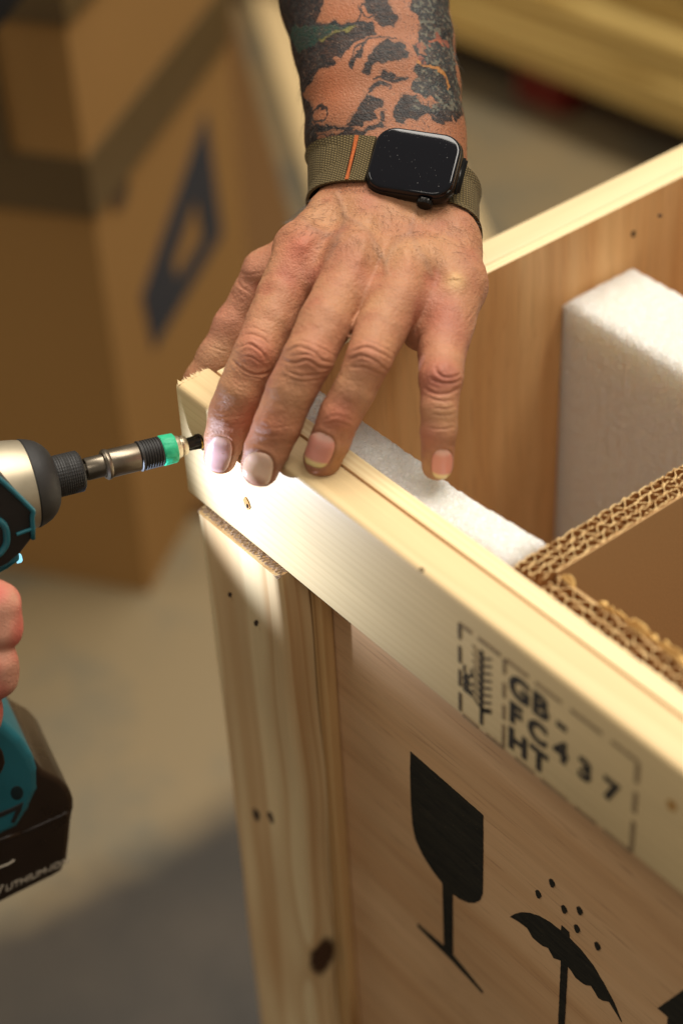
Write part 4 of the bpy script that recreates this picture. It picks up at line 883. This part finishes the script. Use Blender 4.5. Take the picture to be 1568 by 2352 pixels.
# arm centre under the watch and ellipse round the wrist
arm_c = toworld(np.array([cp(911, 425, .868)]))[0]
ca_, cb_ = (arm_c-Wc)@wx_, (arm_c-Wc)@wn
m_orange = plain('orange_stitch', lin(176, 88, 32), .8, var=.3, vs=900, bumpy=.4, bs=2500)
RC = Wc+wx_*ca_+wn*cb_
def tocam(Pw): return ((Pw-CC)@CR.T)*1000
def wrist_r(adeg, yy):
    a = np.radians(adeg); D = np.sin(a)[:, None]*wx_+np.cos(a)[:, None]*wn; O = RC+wy_*yy; r = np.full(len(a), .050)
    for _ in range(40): r = r-sdf_left(tocam(O+D*r[:, None]))/1000*.9
    return r
AA = np.arange(0, 360, 5.); ROWS = np.linspace(-.0118, .0118, 5); RR = np.stack([wrist_r(AA, y) for y in ROWS], 1)
RR = np.maximum(RR, RR.mean(1, keepdims=True)-.0004)
for _ in range(3): RR = np.maximum(RR, (np.roll(RR, 1, 0)+np.roll(RR, -1, 0))/2)
def strap(name, t0, t1, mat, halfw, off, parent, th=.0013):
    N = 90; V = []; F = []; T = []
    for i in range(N+1):
        t = t0+(t1-t0)*i/N; a = math.radians(t); td = t % 360; k0 = int(td//5) % 72; fr = td/5-int(td//5); row = RR[k0]*(1-fr)+RR[(k0+1) % 72]*fr
        for (yy, tt) in ((-1, 0), (-1, 1), (-.5, 1), (0, 1), (.5, 1), (1, 1), (1, 0)):
            r = float(np.interp(yy*halfw, ROWS, row))+off+th*tt
            V.append(tuple(RC+wy_*(yy*halfw)+(wx_*math.sin(a)+wn*math.cos(a))*r)); T.append((t/360., (yy+1)/2, 0))
    n = 7
    for i in range(N):
        for k in range(n): F.append((i*n+k, i*n+(k+1) % n, (i+1)*n+(k+1) % n, (i+1)*n+k))
    F.append(tuple(range(n))); F.append(tuple(N*n+k for k in range(n))[::-1])
    me = bpy.data.meshes.new(name); me.from_pydata(V, [], F)
    at_ = me.color_attributes.new('tone', 'FLOAT_COLOR', 'POINT'); at_.data.foreach_set('color', np.array([(a, b, 0, 1) for a, b, c in T], np.float32).ravel())
    o = link(name, me, mat, parent, True); o.data.set_sharp_from_angle(angle=math.radians(60)); return o
aR = math.degrees(math.atan2(.0192-ca_, -.0045-cb_)); aL = math.degrees(math.atan2(-.0192-ca_, -.0045-cb_))
strap('strap', aR, 360+aL, m_strap, .0116, .0010, watch)
strap('stitch_stripe', aL-17.5, aL-14.5, m_orange, .0113, .0022, watch, th=.0004)
for sgn in (-1, 1):
    bm = bmesh.new(); bmesh.ops.create_cube(bm, size=1)
    for v in bm.verts: v.co = wp(sgn*(.0202+v.co.x*.0036), v.co.y*.0190, -.0046-.0010*(v.co.x*sgn+.5)+v.co.z*.0024)
    bmesh.ops.bevel(bm, geom=bm.edges[:], offset=.0010, segments=3, affect='EDGES'); bmesh_obj('lug', bm, m_case, watch, True)
# ------------------------------------------------------------------ impact driver
TIP = np.array([.0145, .0012, -.0240])
dX = cdir((.908, -.241, .34)); dZ = np.array([0, 0, 1.])-dX*dX[2]; dZ /= np.linalg.norm(dZ); dYv = np.cross(dZ, dX)    # dYv points away from the camera
if (CR@dYv)[2] < 0: dYv = -dYv
drv = thing('impact_driver', 'teal and black cordless impact driver with silver nose driving a screw into the rail', 'impact driver', tuple(TIP-dX*.13-dZ*.06))
back = tuple(-dX)
m_steel = plain('gunmetal', lin(118, 108, 94), .33, .9, var=.2, vs=120); m_silver = plain('silver_metal', lin(190, 178, 156), .35, .9, var=.12, vs=60); m_bit = plain('black_oxide', lin(30, 27, 24), .35, .6, var=.3, vs=200)
m_rub = plain('black_rubber', lin(30, 28, 26), .55, var=.2, vs=90, bumpy=.2, bs=2500); m_green = plain('green_band', lin(32, 176, 128), .55, var=.08, vs=400, bumpy=.5, bs=500)
m_teal = plain('teal_plastic', lin(30, 104, 116), .45, var=.08, vs=30, bumpy=.1, bs=2500); m_batt = plain('battery_plastic', lin(44, 32, 24), .28, var=.12, vs=30, bumpy=.08, bs=2600)
m_alu = plain('cast_nose', lin(176, 164, 140), .42, .65, var=.15, vs=40)
mm = lambda L: [(s/1000, r/1000) for s, r in L]
def torx(s, t): return .00045*math.cos(6*t+s*420) if s > .0008 else 0
lathe('screw_head', TIP-dX*.0012, back, mm([(-2, 3.4), (0, 3.6), (.3, 3.6), (.3, 3.0)]), plain('brass_screw', lin(190, 150, 70), .3, .9), drv, n=32)
lathe('driver_bit', TIP, back, mm([(-.5, 2.0), (0, 3.1), (.4, 3.3), (2.0, 3.0), (4.5, 2.75), (9, 2.75), (16, 2.75)]), m_bit, drv, n=48, disp=torx)
lathe('collar', TIP, back, mm([(8, 3.0), (8, 4.2), (8.6, 4.6), (10.2, 4.7), (10.4, 4.35), (10.8, 4.35), (11, 4.9), (12.2, 5.3), (15.5, 5.9), (15.5, 3)]), m_silver, drv)
def gw(s, t): return .00012*math.sin(t*9+s*3000)
lathe('green_ring', TIP, back, mm([(13.2, 5.0), (13.4, 6.45), (14, 6.7), (19.6, 6.9), (20.0, 6.6), (20, 5)]), m_green, drv, disp=gw)
pr = [(20, 5), (20.1, 6.5)]
for k in range(7): s0 = 20.8+k*1.25; pr += [(s0, 6.8), (s0+.3, 6.35), (s0+.6, 6.35), (s0+.9, 6.8)]
pr += [(30.2, 7.0), (30.6, 6.4), (30.6, 5)]
lathe('rubber_grip', TIP, back, mm(pr), m_rub, drv)
lathe('sleeve', TIP, back, mm([(30.6, 4), (30.6, 6.2), (31, 6.4), (44.0, 6.4), (44.6, 6.9), (45.8, 7.0), (46.8, 6.3), (46.8, 5.6), (46.4, 5.2), (46, 4)]), m_steel, drv)
lathe('rear_sleeve', TIP, back, mm([(46.8, 5.1), (54.8, 5.1), (55.2, 4.9), (55.2, 4.2), (53, 3.8), (53, 2)]), m_steel, drv)
lathe('hex_shank', TIP, back, mm([(50, 3.0), (60, 3.0)]), m_silver, drv, n=6, smooth=False)
lathe('chuck', TIP, back, mm([(56.8, 3.4), (57.0, 8.0), (57.7, 8.9)]+[(58.1+k*.35, 9.2) for k in range(40)]+[(72.2, 8.9), (73, 8.6), (78, 8.4)]), m_rub, drv, n=120, disp=lambda s, t: .00022*(math.sin(t*40+s*3200)*math.sin(t*40-s*3200)) if .058 < s < .0719 else 0)
lathe('nose_rubber', TIP, back, mm([(69.8, 9.0), (69.9, 11.4), (70.6, 13.2), (72.4, 15.6), (75.0, 17.7), (78, 19.0), (81.0, 19.9), (81.5, 19.6), (81.5, 10)]), m_rub, drv, n=64)
lathe('nose_housing', TIP, back, mm([(80.6, 10), (80.8, 19.3), (84, 20.1), (91, 21.2), (98, 22.2), (110, 23.6), (124, 24.6), (150, 25.6), (170, 25.8), (178, 22), (180, 10)]), m_alu, drv, n=64)
def dl_(u, v, yn):       # picture point -> driver's own side plane at offset yn (m, minus = towards the camera)
    P = onpl(u, v, TIP+dYv*yn, dYv); q = P-TIP; return (float(q@dX), float(q@dZ))
def dprism(name, pts, y0, y1, mat, bev=.003, yn=None, parent=drv, seg=3):
    yn = y0 if yn is None else yn; pl = [dl_(u, v, yn) for u, v in pts]
    xx = Vector(dZ).cross(Vector(dYv)); sg = 1 if xx.dot(Vector(dX)) > 0 else -1
    return prism(name, [(x*sg, z) for x, z in pl], dYv, dZ, TIP, y0, y1, mat, parent, bev, seg, True)
Z3 = lambda x, y: (.32*x, 941+.32*y)
body = dprism('motor_housing', [Z3(*p) for p in ((-400, 330), (-60, 470), (0, 512), (236, 728), (228, 772), (236, 925), (150, 1035), (60, 1110), (-40, 1160), (-420, 1190))], -.0262, .0262, m_rub, .004)
def dtube(name, pts, yn, r, mat, parent):
    P = [TIP+dX*a+dZ*b+dYv*yn for a, b in [dl_(*Z3(*p), yn) for p in pts]]; return sweep(name, P, r, mat, parent, 8)
dtube('teal_trim', smoothline([(-120, 400), (0, 498), (120, 606), (240, 724)], 4)+[(241, 735), (233, 772), (238, 850), (239, 925)], -.0262, .0011, m_teal, drv)
dtube('teal_trim', smoothline([(-60, 775), (0, 800), (38, 842), (50, 900), (45, 965), (0, 1030), (-60, 1060)], 5), -.0264, .0016, m_teal, drv)
dtube('teal_trim', smoothline([(120, 895), (180, 872), (236, 852)], 4), -.0263, .0009, m_teal, drv)
dprism('led_housing', [Z3(*p) for p in ((145, 1036), (148, 1088), (60, 1150), (0, 1182), (-120, 1230), (-300, 1240), (-300, 1150), (-40, 1140), (60, 1098))], -.0170, .0170, m_teal, .002)
dprism('handle', [(-300, 1300), (-80, 1310), (-60, 1330), (-75, 1420), (-85, 1530), (-80, 1620), (-50, 1680), (-300, 1760), (-260, 1550)], -.017, .017, m_rub, .007)
dprism('foot', [(-330, 1690), (-120, 1625), (-40, 1628), (0, 1655), (52, 1699), (78, 1738), (91, 1768), (92, 1815), (70, 1862), (45, 1904), (0, 1923), (-330, 2010)], -.0345, .0180, m_teal, .005)
dprism('screw_recess', [(26+(15.5*math.cos(a))+14, 1822+17*math.sin(a)) for a in np.linspace(0, 6.283, 17)[:-1]], -.0347, -.030, plain('recess_dark', lin(12, 34, 38), .5), .0006)
dtube2 = lambda name, pts, yn, r, m: sweep(name, [TIP+dX*a+dZ*b+dYv*yn for a, b in [dl_(u, v, yn) for u, v in pts]], r, m, drv, 8)
dprism('dark_inlay', [(-60, 1700), (0, 1716), (8, 1728), (13, 1752), (8, 1768), (0, 1782), (-60, 1800)], -.0350, -.030, m_batt, .0008)
dprism('dark_inlay', [(-10, 1872), (30, 1856), (55, 1843), (50, 1862), (34, 1892), (26, 1890), (38, 1862), (0, 1880), (-10, 1884)], -.0350, -.030, m_rub, .0004)
bat = dprism('battery', [(-330, 1880), (0, 1800), (80, 1745), (100, 1772), (142, 1794), (162, 1815), (171, 1838), (171, 1858), (166, 1878), (161, 1930), (156, 1977), (143, 2003), (120, 2016), (0, 2076), (-330, 2180)], -.0330, .0210, m_batt, .005)
dtube2('ridge', [(45, 1915), (90, 1895), (140, 1873), (163, 1862)], -.0326, .0011, m_batt)
dtube2('ridge', [(-60, 1952), (0, 1928), (48, 1912)], -.0328, .0012, m_batt)
dprism('belt_hook', [(30, 1672), (52, 1690), (60, 1699), (92, 1727), (120, 1757), (144, 1792), (120, 1830), (60, 1800)], .0215, .0255, plain('hook_grey', lin(206, 192, 160), .5, .0), .0006, yn=.0215)
a0 = dl_(14, 2052, -.0330); a1 = dl_(142, 1994, -.0330); tdx = np.array([a1[0]-a0[0], a1[1]-a0[1]]); TL = np.linalg.norm(tdx); tdx /= TL
ex = dX*tdx[0]+dZ*tdx[1]; ez = -dX*tdx[1]+dZ*tdx[0]; og = TIP+dX*a0[0]+dZ*a0[1]-dYv*.0330
m_let = plain('grey_lettering', lin(205, 192, 170), .4); 
text3('lettering', 'LITHIUM-ION', 0, 0, .0056, m_let, bat, og+ez*.0016, ex, ez, -dYv, th=.0003, shear=.35)
text3('lettering', '18V', -.0155, 0, .0088, m_let, bat, og+ez*.0008, ex, ez, -dYv, th=.0003, shear=.35)
dtube2('ridge', [(-20, 2000), (20, 1984), (34, 1975)], -.0330, .0005, m_let)
# headlight of the driver (the lit LED that whitens the rail end)
LEDp = [TIP+dX*a+dZ*b+dYv*-.004 for a, b in [dl_(*Z3(150, 1062), -.004)]][0]
lathe('led_lens', LEDp-dX*.002, tuple(dX), mm([(0, 2.2), (1.8, 2.2), (2.4, 1.6), (2.6, .4)]), plain('led_lens', lin(120, 220, 255), .2, emit=(.35, .8, 1, 1)), drv, n=20)
l = bpy.data.lights.new('driver_led', 'SPOT'); l.energy = 1.9; l.color = (.66, .77, 1); l.spot_size = math.radians(78); l.spot_blend = 1; l.shadow_soft_size = .0022
lo = bpy.data.objects.new('driver_led', l); COL.objects.link(lo); lo.location = Vector(LEDp+dX*.004)
lo.rotation_euler = (Vector(np.array([.064, 0, -.032]))-lo.location).to_track_quat('-Z', 'Y').to_euler()
